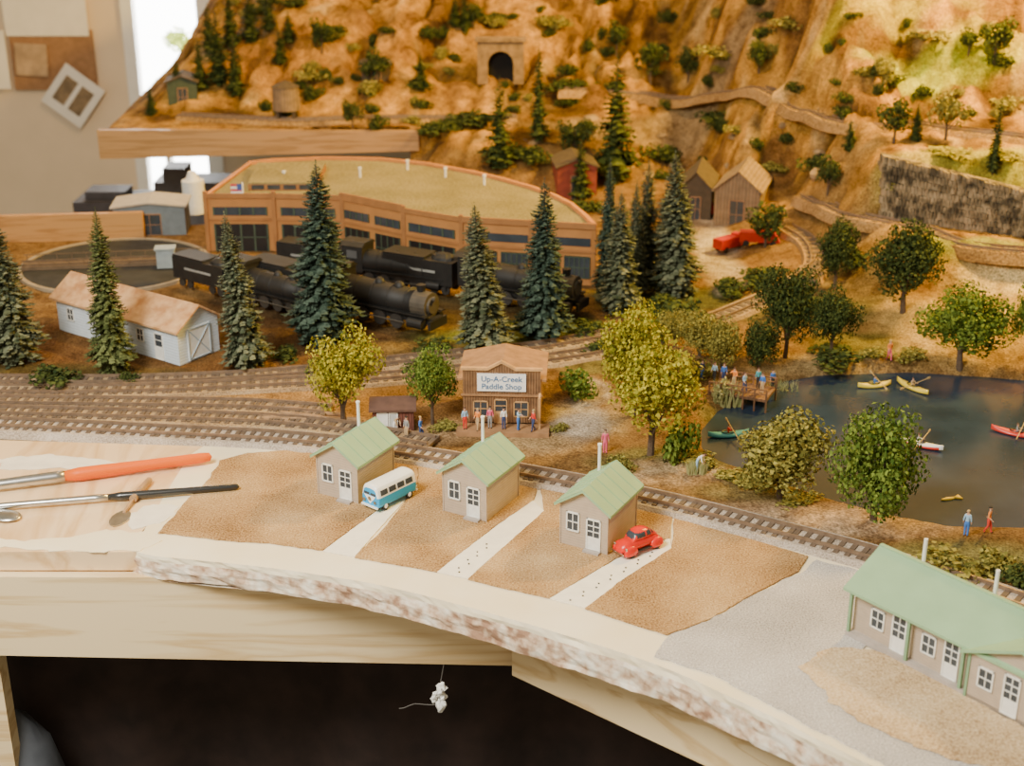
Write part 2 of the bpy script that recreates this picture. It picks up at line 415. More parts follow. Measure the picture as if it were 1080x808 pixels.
patch('gravel_lot',[(706,672),(748,657),(794,630),(844,606),(860,592),(920,607),(990,630),(960,660),(900,690),(850,700),(880,740),(960,775),(1120,830),(1180,960),(1010,872),(930,806),(850,764),(760,716),(688,692)],gravel,.001,.007,'grey gravel parking lot in front of the long cottage','ground',.014)
patch('dirt_lot',[(845,706),(862,690),(900,684),(960,700),(1090,775),(1160,830),(1100,822),(1020,808),(940,778),(880,748)],dirt2,.008,.012,'pale sandy strip along the front of the long cottage','ground',.03)
cc=M('cream_concrete',(.93,.86,.70),.8,.05,20)
for i,(pa,foot) in enumerate([([(404,535),(440,512),(440,514),(374,588),(341,582)],0),([(522,557),(562,529),(574,540),(494,611),(461,604)],1),([(652,590),(706,569),(708,580),(618,642),(580,632)],1)]):
    dw=patch('driveway',pa,cc,.001,.006,'narrow cream driveway strip leading from a cottage','driveway',.001)
    if foot:
        fm=MB(); A=gp((pa[1][0]+pa[2][0])/2-14,(pa[1][1]+pa[2][1])/2+8); B=gp((pa[3][0]+pa[4][0])/2,(pa[3][1]+pa[4][1])/2)
        if i==1: A=A.lerp(B,.5)
        nn_=8 if i==1 else 13
        for k in range(nn_):
            p=A.lerp(B,(k+.4)/nn_); sd=.011 if k%2 else -.011
            fm.ell((p.x+sd+R(-.004,.004),p.y,.0065),.0045,.0065,.002,8,5)
        fm.obj('footprint_trail',black,dw)

# plywood sheet (left)
plym=woodgrain('pale_plywood',[(.70,.44,.20),(.88,.63,.36)],(1.2,.25,1),.38,.35)
m=MB(); pl=[gp(-200,463),gp(0,464),gp(230,471),gp(205,500),gp(178,530),gp(150,560),gp(143,582),gp(0,582),gp(-200,582)]
m.prism([(p.x,p.y) for p in pl],-.09,-.001)
top(m.obj('plywood_sheet',plym),'pale plywood sheet with cream paint smears under the brushes','board')
ws=M('white_smear',(.90,.82,.66),.45,.08,12)
patch('paint_smear',[(70,568),(110,560),(150,562),(172,568),(150,582),(60,581),(0,580),(-40,574),(0,570)],cream,.0,.003,'dried cream paint smear on the plywood edge','paint',.03)
patch('paint_smear',[(0,484),(60,480),(130,489),(175,486),(190,492),(140,496),(70,494),(0,496)],ws,.0,.003,'dried white paint smear under the orange brush','paint',.03)
patch('paint_smear',[(130,545),(165,530),(190,536),(170,552),(140,558)],ws,.0,.003,'dried white paint smear beside the dirt lot','paint',.03)
# pine boards
pine=woodgrain('pine_board',[(.68,.47,.22),(.86,.67,.39)],(.22,1,3.2),.5)
m=MB()
m.hexa([(-4,5.24,-.45),(.04,5.24,-.545),(.04,5.34,-.545),(-4,5.34,-.45),(-4,5.24,-.091),(.04,5.24,-.11),(.04,5.34,-.11),(-4,5.34,-.091)])
top(m.obj('pine_board',pine),'light pine board with wood grain under the plywood','board')
m=MB(); A=Vector((.0,5.16,0));B=Vector((2.3,3.20,0)); nrm=Vector((B-A)).normalized().cross(Vector((0,0,1)))*-.09
m.hexa([(A.x,A.y,-.54),(B.x,B.y,-.50),(B.x+nrm.x,B.y+nrm.y,-.50),(A.x+nrm.x,A.y+nrm.y,-.54),(A.x,A.y,-.145),(B.x,B.y,-.145),(B.x+nrm.x,B.y+nrm.y,-.145),(A.x+nrm.x,A.y+nrm.y,-.145)])
top(m.obj('pine_board',pine),'pine board running beneath the curved chipped edge','board')
m=MB(); m.box(-2.62,-2.30,5.36,5.45,-7,-.46)
top(m.obj('table_leg',pine),'pine leg supporting the layout benchwork','leg')
m=MB(); vs=[];fs=[]
nx=120
for j,z in enumerate([-.3,-2,-4,-7]):
    for i in range(nx):
        x=-6+12*i/(nx-1); vs.append((x,5.85+.10*math.sin(x*4+j)+.04*math.sin(x*11),z))
for j in range(3):
    for i in range(nx-1): fs.append((j*nx+i,j*nx+i+1,(j+1)*nx+i+1,(j+1)*nx+i))
m.add(vs,fs)
top(m.obj('black_drape',M('black_cloth',(.026,.014,.011),.9,.35,6),smooth=True,fix=False),'black cloth drape hanging below the pine board','curtain')
# scrap
p=gp(462,735,-.62)
m=MB()
for k in range(16): m.ell((p.x+R(-.02,.025),p.y+R(-.02,.02),p.z+R(-.05,.05)),R(.010,.024),R(.010,.024),R(.012,.028),6,5,jit=.4)
sc=top(m.obj('plastic_scrap',M('white_plastic',(.80,.79,.75),.3,.15,40)),'crumpled white plastic scrap on a thin dark wire','scrap')
m=MB(); q0=Vector((p.x-.17,p.y,p.z-.06))
for k in range(8):
    q1=q0+Vector((.022,0,R(-.008,.018))); m.cyl(q0,q1,.002,n=5); q0=q1
m.cyl((p.x,p.y,p.z),(p.x+.03,5.3,-.5),.002,n=6)
m.obj('wire',M('grey_wire',(.12,.11,.10),.5,.1,20),sc)
p=gp(10,806,-1.3)
m=MB(); m.ell((p.x,p.y,p.z-.35),.28,.25,.66,18,12,jit=.05)
top(m.obj('grey_bag',M('grey_fabric',(.10,.11,.13),.7,.3,5),smooth=True),'slumped dark grey fabric bag beneath the layout','bag')

# ------------------------------------------------------------------ brushes
def brush(tailpx,tippx,handle,label,r=.035,fer=.25,bris=.0):
    A=gp(*tailpx);B=gp(*tippx); A.z=B.z=r+.003
    L=(B-A).length; d=(B-A)/L
    e=empty('paintbrush',A,math.atan2(d.y,d.x),label,'paintbrush')
    def ringed(prof,name,mat,flat=1):
        rings=[]
        for x,rr in prof: rings.append([(x,rr*math.cos(t),rr*flat*math.sin(t)) for t in [2*math.pi*i/16 for i in range(16)]])
        MB().loft(rings).obj(name,mat,e,smooth=True)
    f=L*fer; bl=L*bris
    ringed([(0,.003),(bl*.3,r*.7),(bl*.8,r*.8),(bl,r*.7)],'bristles',M('tan_bristles',(.55,.42,.28),.9,.3,60),.5)
    ringed([(bl*.95,r*.75),(bl+.1*f,r*.72),(bl+f*.9,r*.82),(bl+f,r*.75)],'ferrule',metal)
    x0=bl+f; Lh=L-x0
    ringed([(x0,r*.7),(x0+Lh*.1,r*.95),(x0+Lh*.25,r*.92),(x0+Lh*.6,r*.78),(x0+Lh*.93,r*.74),(x0+Lh*.985,r*.6),(L,r*.1)],'handle',handle)
    return e
om=M('orange_plastic',(.80,.13,.0),.45,.0,10)
om.node_tree.nodes['Principled BSDF'].inputs['Specular IOR Level'].default_value=.25
brush((-70,528),(224,489),om,'flat paintbrush with orange handle and steel ferrule',.034,.30,.16)
brush((-60,544),(253,518),M('black_lacquer',(.02,.02,.02),.25,.1,10,coat=.5),'thin paintbrush with black handle and long steel ferrule',.021,.42,.13)
A=gp(122,553);B=gp(158,510)
e=empty('palette_knife',A,math.atan2(B.y-A.y,B.x-A.x),'small steel palette knife lying on the plywood','tool')
L=(B-A).length
m=MB(); pr=[]
for i in range(14):
    t=2*math.pi*i/14; pr.append((.05+.075*math.cos(t),.042*math.sin(t)))
m.prism(pr,.002,.006); m.obj('blade',metal,e)
m=MB(); m.cyl((.1,0,.008),(L*.5,0,.02),.008,n=8); m.cyl((L*.5,0,.02),(L,0,.02),.018,.014,n=12); m.obj('handle',M('brown_handle',(.4,.24,.12),.5,.2,20),e)
p=gp(4,546)
e=empty('spoon',p,math.radians(160),'small steel spoon with powder lying by the brushes','spoon')
m=MB(); m.ell((0,0,.012),.09,.055,.012,16,7); m.obj('bowl',metal,e,smooth=True)
m=MB(); m.cyl((.08,0,.012),(.5,0,.02),.01,n=8); m.obj('handle',metal,e)

# ------------------------------------------------------------------ buildings
def panel(face,w,a,z,pw,ph,nx,nz,e,name,frame,gl,off=.002,fw=.006,y0=0,solid=0):
    m=MB()
    def bx(a0,a1,z0,z1,o0,o1,mi):
        if face=='F': m.box(a0,a1,y0-o1,y0-o0,z0,z1,mi)
        elif face=='R': m.box(w+o0,w+o1,a0,a1,z0,z1,mi)
        else: m.box(-o1,-o0,a0,a1,z0,z1,mi)
    bx(a,a+pw,z,z+ph,0,off,1)
    o=off+.004
    bx(a-fw,a,z-fw,z+ph+fw,0,o,0); bx(a+pw,a+pw+fw,z-fw,z+ph+fw,0,o,0)
    bx(a-fw,a+pw+fw,z+ph,z+ph+fw,0,o,0); bx(a-fw,a+pw+fw,z-fw,z,0,o,0)
    z0=z+ph*solid
    if solid: bx(a,a+pw,z,z0,0,off+.002,0)
    for i in range(1,nx): x=a+pw*i/nx; bx(x-fw*.3,x+fw*.3,z0,z+ph,0,o-.001,0)
    for i in range(1,nz): q=z0+(z+ph-z0)*i/nz; bx(a,a+pw,q-fw*.3,q+fw*.3,0,o-.001,0)
    return m.obj(name,[frame,gl],e)
def gable(p,yaw,w,d,h,rh,wall,roof,name,label,cat,ov=.02,ribs=0,axis='y',trim=None,group=None,th=.012):
    e=empty(name,p,yaw,label,cat,group)
    m=MB()
    if axis=='y':
        v=[(0,0,0),(w,0,0),(w,0,h),(w/2,0,h+rh),(0,0,h)]; v+=[(x,d,z) for x,y,z in v]
    else:
        v=[(0,0,0),(0,d,0),(0,d,h),(0,d/2,h+rh),(0,0,h)]; v+=[(w,y,z) for x,y,z in v]
    m.add(v,[(0,1,2,3,4),(9,8,7,6,5),(0,5,6,1),(1,6,7,2),(2,7,8,3),(3,8,9,4),(4,9,5,0)])
    m.obj('wall',wall,e)
    m=MB()
    L=d if axis=='y' else w; W=w if axis=='y' else d
    def T(a,l,z): return (a,l,z) if axis=='y' else (l,a,z)
    sl=rh/(W/2)
    for sgn in (0,1):
        e0=-ov if sgn==0 else W+ov; z0=h-ov*sl
        vs=[T(e0,-ov,z0),T(W/2,-ov,h+rh),T(W/2,L+ov,h+rh),T(e0,L+ov,z0)]
        vs+=[(x,y,z+th) for x,y,z in vs]
        m.hexa(vs)
        if ribs:
            for i in range(ribs+1):
                l=-ov+(L+2*ov)*i/ribs
                vs=[T(e0,l-.0015,z0+th),T(W/2,l-.0015,h+rh+th),T(W/2,l+.0015,h+rh+th),T(e0,l+.0015,z0+th)]
                vs+=[(x,y,z+.003) for x,y,z in vs]; m.hexa(vs)
    m.obj('roof',roof,e)
    if trim:
        for (x,y) in ((0,0),(w,0),(w,d),(0,d)):
            MB().box(x-.003,x+.003,y-.003,y+.003,0,h-.004).obj('corner_trim',trim,e)
    return e
CG='green-roofed cottages'
for (fc,lab) in [((378,533),'beige cottage with green gable roof beside a blue and white van'),
                 ((513,552),'beige cottage with green gable roof, white door and window'),
                 ((640,587),'beige cottage with green gable roof beside a small red car')]:
    B=gp(*fc)
    yaw=math.radians(-29); w,d=.222,.295
    p=Vector((B.x-w*math.cos(yaw),B.y-w*math.sin(yaw),.007))
    e=gable(p,yaw,w,d,.20,.075,taupe,green_roof,'cottage',lab,'house',ov=.022,ribs=5,trim=taupe,group=CG)
    panel('F',w,.035,.08,.05,.078,2,2,e,'window',white,glass)
    panel('F',w,.13,.012,.056,.135,2,3,e,'door',white,glass,solid=.42)
    MB().box(.12,.195,-.03,0,-.002,.01).obj('step',pinkbase,e)
    m=MB(); m.cyl((.05,.27,.2),(.05,.27,.365),.0075,n=12); m.cyl((.05,.27,.365),(.05,.27,.373),.010,n=12); m.obj('chimney_pipe',white,e,smooth=False)
# long cottage
yaw=math.radians(-50.6); A=gp(893,672)
e=empty('long_cottage',(A.x,A.y,.008),yaw,'long beige row cottage with green roof, porch and white doors','house')
Lg,D,po=1.25,.36,.03
MB().box(-.01,Lg+.01,-.0,D+.02,-.002,.018).obj('porch_deck',pinkbase,e)
m=MB(); v=[(0,po,.018),(0,D,.018),(0,D,.20),(0,(D)/2+.02,.29),(0,po,.20)]; v+=[(Lg,y,z) for x,y,z in v]
m.add(v,[(0,1,2,3,4),(9,8,7,6,5),(0,5,6,1),(1,6,7,2),(2,7,8,3),(3,8,9,4),(4,9,5,0)]); m.obj('wall',taupe,e)
m=MB()
for (y0,z0,y1,z1) in ((-.012,.19,.2,.30),(D+.03,.185,.2,.30)):
    vs=[(-.03,y0,z0),(Lg+.03,y0,z0),(Lg+.03,y1,z1),(-.03,y1,z1)]; vs+=[(x,y,z+.012) for x,y,z in vs]; m.hexa(vs)
m.box(-.03,Lg+.03,.192,.208,.305,.315)
m.obj('roof',green_roof,e)
for x in (.0,.26,.49):
    m=MB(); m.box(x-.006,x+.006,.0,.012,.018,.195); m.obj('porch_post',green_trim,e)
MB().box(-.01,.56,.0,.010,.182,.194).obj('porch_beam',green_trim,e)
def lp(kind,a,y0):
    if kind=='w': panel('F',0,a,.075,.05,.07,2,2,e,'window',white,glass,y0=y0)
    else: panel('F',0,a,.02,.052,.145,2,3,e,'door',white,glass,y0=y0,solid=.4)
lp('w',.085,po);lp('d',.18,po);lp('w',.31,po);lp('d',.405,po)
m=MB(); x0,x1=.52,.92
v=[(x0,-.0,.0),(x1,-.0,.0),(x1,-.0,.185),((x0+x1)/2,-.0,.275),(x0,-.0,.185)]; v+=[(x,.2,z) for x,y,z in v]
m.add(v,[(0,1,2,3,4),(9,8,7,6,5),(0,5,6,1),(1,6,7,2),(2,7,8,3),(3,8,9,4),(4,9,5,0)]); m.obj('wing_wall',taupe,e)
m=MB(); xm=(x0+x1)/2
for q in (x0-.03,x1+.03):
    vs=[(q,-.025,.177),(xm,-.025,.285),(xm,.2,.285),(q,.2,.177)]; vs+=[(x,y,z+.012) for x,y,z in vs]; m.hexa(vs)
m.obj('wing_roof',green_roof,e)
lp('w',.565,0);lp('d',.665,0);lp('w',.78,0)
MB().box(.514,.524,-.005,.008,0,.185).obj('corner_trim',green_trim,e)
for x in (.02,.33,.8):
    m=MB(); m.cyl((x+.08,.3,.2),(x+.08,.3,.355),.008,n=12); m.obj('chimney_pipe',white,e)

# white depot building
A=gp(190,386)
yaw=math.radians(145-180)
w,d=1.06,.31
p=Vector((A.x-w*math.cos(yaw),A.y-w*math.sin(yaw),0))
tanroof=M('weathered_tan_shingles',(.58,.27,.10),.85,.2,16,col2=(.72,.44,.22),bump=.5)
pw=M('pale_white_siding',(.68,.76,.82),.7,.05,30,bump=.15,wave=0,wdir='Z',wscale=18,wf=.1)
e=gable(p,yaw,w,d,.22,.10,pw,tanroof,'storage_building','long pale white building with weathered orange-tan shingle roof','building',ov=.03,axis='x')
for a in (.10,.3,.55,.72): panel('F',w,a,.09,.05,.07,2,2,e,'window',white,glass)
panel('F',w,.87,.01,.06,.15,1,2,e,'door',white,glass,solid=.5)
m=MB()
bl=M('blue_grey_trim',(.38,.46,.52),.6,.1,20)
m.box(w,w+.006,.07,.24,.01,.2,0)
for (y0,z0,y1,z1) in ((.07,.01,.24,.2),(.07,.2,.24,.01),(.07,.195,.24,.195),(.07,.015,.24,.015),(.073,.01,.073,.2),(.237,.01,.237,.2)):
    m.cyl((w+.008,y0,z0),(w+.008,y1,z1),.0035,n=4,mi=1)
m.obj('barn_door',[white,bl],e)
m=MB(); m.box(.2,.24,d*.45,d*.55,.3,.36); m.obj('roof_vent',M('grey_vent',(.4,.4,.38),.6,.1,20),e)

# paddle shop
wood=M('weathered_wood',(.24,.125,.055),.85,.25,30,bump=.5,wave=1,wdir='X',wscale=22)
A=gp(489,449); p=Vector((A.x,A.y,.0)); yaw=math.radians(-3)
e=empty('paddle_shop',p,yaw,'brown wooden paddle shop with false front and white sign','shop')
e.scale=(.94,.94,.94)
w,d=.42,.40
m=MB(); v=[(.0,0,.03),(w,0,.03),(w,0,.27),(w/2,0,.31),(0,0,.27)]; v+=[(x,d,z) for x,y,z in v]
m.add(v,[(0,1,2,3,4),(9,8,7,6,5),(0,5,6,1),(1,6,7,2),(2,7,8,3),(3,8,9,4),(4,9,5,0)]); m.obj('wall',wood,e)
m=MB(); 
pr=[(0,.03),(w,.03),(w,.342),(w*.68,.342),(w/2,.382),(w*.32,.342),(0,.342)]
vs=[(x,-.012,z) for x,z in pr]+[(x,0,z) for x,z in pr]; k=len(pr)
m.add(vs,[tuple(range(k)),tuple(range(k,2*k))[::-1]]+[(i,k+i,k+(i+1)%k,(i+1)%k) for i in range(k)])
m.obj('false_front',wood,e)
tanw=M('tan_wood_trim',(.56,.32,.13),.8,.2,20)
dkw=M('brown_wood_trim',(.34,.18,.08),.8,.2,20)
m=MB()
for (xa,za,xb,zb) in ((-.01,.344,w*.32,.344),(w*.32,.344,w/2,.386),(w/2,.386,w*.68,.344),(w*.68,.344,w+.01,.344)):
    m.hexa([(xa,-.020,za-.010),(xb,-.020,zb-.010),(xb,.005,zb-.010),(xa,.005,za-.010),(xa,-.020,za+.004),(xb,-.020,zb+.004),(xb,.005,zb+.004),(xa,.005,za+.004)])
m.obj('cornice',tanw,e)
m=MB()
for q in (-.03,w+.03):
    vs=[(q,.0,.265),(w/2,.0,.315),(w/2,d+.03,.315),(q,d+.03,.265)]; vs+=[(x,y,z+.012) for x,y,z in vs]; m.hexa(vs)
m.obj('roof',dkw,e)
m=MB(); m.box(-.03,w+.05,-.13,.0,-.01,.02); m.obj('porch_deck',dkw,e)
for x in (w*.99,):
    m=MB(); m.box(x-.007,x+.007,-.075,-.061,.02,.20); m.hexa([(x-.006,-.07,.15),(x+.006,-.07,.15),(x+.006,-.0,.20),(x-.006,0,.20),(x-.006,-.07,.165),(x+.006,-.07,.165),(x+.006,0,.215),(x-.006,0,.215)]); m.obj('porch_post',tanw,e)
m=MB(); m.box(-.01,w+.01,-.022,-.012,.186,.196); m.obj('belt_board',dkw,e)
panel('F',w,.175,.032,.06,.13,1,2,e,'door',tanw,glass,y0=-.012,solid=.5,off=.003)
panel('F',w,.06,.07,.07,.08,2,2,e,'window',tanw,glass,y0=-.012); panel('F',w,.28,.07,.07,.08,2,2,e,'window',tanw,glass,y0=-.012)
m=MB(); m.box(.078,.342,-.022,-.012,.216,.316); m.obj('sign_board',M('white_sign',(.92,.91,.88),.5,.02,20),e)
bluem=M('blue_lettering',(.05,.16,.34),.5,.05,20)
for txt,z in (('Up-A-Creek',.273),('Paddle Shop',.230)):
    cu=bpy.data.curves.new('sign_text','FONT'); cu.body=txt; cu.size=.044; cu.align_x='CENTER'; cu.extrude=.0008; cu.offset=.0004
    o=bpy.data.objects.new('sign_text',cu); COL.objects.link(o)
    dg=bpy.context.evaluated_depsgraph_get(); me=bpy.data.meshes.new_from_object(o.evaluated_get(dg)); bpy.data.objects.remove(o)
    me.materials.clear(); me.materials.append(bluem)
    o=link('sign_lettering',me,e,(.21,-.0235,z)); o.rotation_euler=(math.radians(90),0,0)
SHOP=(A,yaw)
A=gp(393,455)
redbrown=M('red_brown_siding',(.17,.055,.035),.8,.2,30,bump=.4,wave=0,wdir='X',wscale=20)
e=gable(Vector((A.x,A.y,0)),math.radians(3),.21,.16,.115,.03,redbrown,M('brown_roof',(.12,.06,.04),.8,.2,20),'shed','small dark red shed with white double doors','shed',ov=.015,axis='x')
panel('F',.21,.03,.008,.045,.09,1,1,e,'door',white,white); panel('F',.21,.09,.008,.035,.09,1,1,e,'door',white,M('grey_door',(.55,.55,.52),.6,.1,20))

# ------------------------------------------------------------------ roundhouse (long facets, broad flat roof)
orange=M('terracotta_panel',(.46,.20,.055),.75,.10,8)
dorange=M('brown_pilaster',(.36,.155,.045),.75,.12,12)
roofm=speckle('tan_gravel_roof',[(.17,.14,.055),(.25,.21,.09),(.31,.26,.12)],scale=60,bump=.2,big=3)
HW=.41
inner=[gp(px,py,HW) for px,py in [(486,231),(425,221),(360,208),(288,206),(216,206)]]
outer=resample([gp(px,py,HW) for px,py in [(629,239),(604,216),(562,198),(500,182),(450,173),(400,168),(340,167),(290,169),(262,172)]],.25)
c0=Vector((-.9,9.6,0))
inner=[(p.x-c0.x,p.y-c0.y) for p in inner]; outer=[(p.x-c0.x,p.y-c0.y) for p in outer]
e=empty('roundhouse',c0,0,'broad terracotta engine roundhouse with flat olive tan roof','building')
def wallseg(m,A,B,z0,z1,th=.03,mi=0,off=0):
    d=Vector((B[0]-A[0],B[1]-A[1])).normalized(); nx,ny=-d.y,d.x
    q=[(A[0]+nx*off,A[1]+ny*off),(B[0]+nx*off,B[1]+ny*off),(B[0]+nx*(off+th),B[1]+ny*(off+th)),(A[0]+nx*(off+th),A[1]+ny*(off+th))]
    m.hexa([(x,y,z0) for x,y in q]+[(x,y,z1) for x,y in q],mi)
NO=len(outer)-1
m=MB()
for i in range(NO): wallseg(m,outer[i],outer[i+1],0,HW)
wallseg(m,inner[0],outer[0],0,HW); wallseg(m,inner[-1],outer[-1],0,HW,th=-.03)
m.obj('outer_wall',orange,e)
gf=M('green_frame',(.06,.09,.055),.6,.1,20)
# front walls run right to left, so outward (toward the yard) is the left-hand normal
for i in range(4):
    A,B=Vector(inner[i]),Vector(inner[i+1])
    m=MB(); wallseg(m,A,B,0,HW,-.03); m.obj('front_wall',orange,e)
    L=(B-A).length; nd=1 if L<.5 else 2
    for k in range(nd):
        f0=(k+.10)/nd; f1=(k+.90)/nd
        P=A.lerp(B,f0);Q=A.lerp(B,f1)
        m=MB(); wallseg(m,P,Q,0,.20,.006,0)
        for f in (0,.24,.49,.74,.97): wallseg(m,P.lerp(Q,f),P.lerp(Q,min(1,f+.03)),0,.20,.010,1)
        wallseg(m,P,Q,.10,.106,.010,1)
        m.obj('stall_door',[black,gf],e)
        m=MB(); wallseg(m,P,Q,.265,.325,.006,0)
        for f in (0,.24,.49,.74,.97): wallseg(m,P.lerp(Q,f),P.lerp(Q,min(1,f+.03)),.265,.325,.010,1)
        m.obj('transom_window',[glass,gf],e)
    m=MB(); wallseg(m,A,B,.225,.24,.010); wallseg(m,A,B,.39,.425 if i!=1 else .445,.012); m.obj('cornice',dorange,e)
for i in range(5):
    x,y=inner[i]; m=MB(); m.box(x-.014,x+.014,y-.016,y+.012,0,.44); m.obj('pilaster',dorange,e)
A=Vector(inner[0]);B=Vector(outer[0])
for (f0,f1) in ((.05,.27),(.30,.50),(.54,.74),(.77,.96)):
    P=A.lerp(B,f0);Q=A.lerp(B,f1)
    m=MB(); wallseg(m,P,Q,.05,.20,-.008,0)
    for j in range(6): wallseg(m,P.lerp(Q,j/5*.97),P.lerp(Q,j/5*.97+.03),.05,.20,-.013,1)
    for z in (.05,.12,.194): wallseg(m,P,Q,z,z+.006,-.013,1)
    m.obj('window',[glass,gf],e)
for (f0,f1) in ((.05,.50),(.54,.96)):
    P=A.lerp(B,f0);Q=A.lerp(B,f1); m=MB(); wallseg(m,P,Q,.27,.325,-.006,0); m.obj('upper_window',glass,e)
m=MB(); wallseg(m,A,B,.225,.24,-.012); wallseg(m,A,B,.39,.43,-.015); m.obj('string_course',dorange,e)
m=MB(); P=A.lerp(B,.52); m.box(P.x-.014,P.x+.014,P.y-.018,P.y+.012,0,.43); m.obj('pilaster',dorange,e)
m=MB(); pts=inner+outer[::-1]; m.add([(x,y,HW-.008) for x,y in pts],[tuple(range(len(pts)))]); m.obj('roof',roofm,e)
rimm=M('orange_rim',(.54,.22,.05),.7,.1,12)
m=MB()
for i in range(NO): wallseg(m,outer[i],outer[i+1],.395,.425,.03,0,-.005)
wallseg(m,inner[-1],outer[-1],.39,.42,-.03)
m.obj('roof_rim',rimm,e)
for (px,py) in ((300,190),(430,178),(470,186),(511,194),(380,186)):
    q=gp(px,py,HW)-c0; m=MB(); m.cyl((q.x,q.y,.40),(q.x,q.y,.47),.009,n=8); m.cyl((q.x,q.y,.465),(q.x,q.y,.48),.014,n=8); m.obj('roof_vent',white,e)
pA=[gp(px,py,HW)-c0 for px,py in ((262,200),(332,200),(344,178),(272,178))]
m=MB(); m.prism([(q.x,q.y) for q in pA],.40,.45); m.obj('clerestory',dorange,e)
m=MB(); m.prism([(q.x,q.y) for q in pA],.45,.46); m.obj('clerestory_roof',roofm,e)
for k in range(4):
    P=pA[0].lerp(pA[1],.05+.24*k);Q=pA[0].lerp(pA[1],.24+.24*k)
    m=MB(); wallseg(m,P,Q,.412,.445,-.004); m.obj('clerestory_window',glass,e)
p=gp(262,262); e=empty('flagpole',p,0,'white flagpole with small striped flag','flag')
MB().cyl((0,-.05,0),(0,-.05,.5),.006,n=8).obj('pole',white,e)
m=MB()
for k in range(5): m.box(0-.0,-.085,-.052,-.048,.40+.018*k,.418+.018*k,k%2)
m.box(-.04,0,-.054,-.046,.445,.49,2)
m.obj('flag',[M('flag_red',(.6,.08,.07),.7,.1,20),white,M('flag_blue',(.06,.10,.3),.7,.1,20)],e)

# ------------------------------------------------------------------ turntable
p=gp(122,281)
e=empty('turntable',p,0,'round sunken turntable pit with grey rim and bridge','turntable')
N=48
def ringm(m,r0,r1,z0,z1,mi=0):
    for i in range(N):
        t0,t1=2*math.pi*i/N,2*math.pi*(i+1)/N
        q=[(r0*math.cos(t0),r0*math.sin(t0)),(r1*math.cos(t0),r1*math.sin(t0)),(r1*math.cos(t1),r1*math.sin(t1)),(r0*math.cos(t1),r0*math.sin(t1))]
        m.hexa([(x,y,z0) for x,y in q]+[(x,y,z1) for x,y in q],mi)
m=MB(); ringm(m,.62,.65,0,.022); m.obj('rim',M('grey_concrete',(.32,.25,.16),.8,.15,20),e)
m=MB(); m.cyl((0,0,.001),(0,0,.012),.62,n=48); m.obj('pit_floor',M('dark_pit',(.025,.024,.022),.9,.3,10),e)
m=MB(); m.box(-.62,.62,-.07,.07,.015,.04); m.box(-.62,.62,-.05,-.04,.04,.055); m.box(-.62,.62,.04,.05,.04,.055); 
for k in range(13): 
    for s in (-.07,.07): m.cyl((-.6+.1*k,s,.04),(-.6+.1*k,s,.085),.003,n=4)
m.box(-.62,.62,-.072,-.068,.085,.09);m.box(-.62,.62,.068,.072,.085,.09)
m.obj('bridge',M('brown_bridge',(.14,.09,.05),.7,.2,20),e,rot=math.radians(8))
m=MB(); m.box(.3,.42,-.16,-.07,.02,.15); m.box(.29,.43,-.17,-.06,.15,.16); m.obj('control_cab',M('blue_grey_cab',(.30,.35,.37),.6,.1,20),e,rot=math.radians(8))

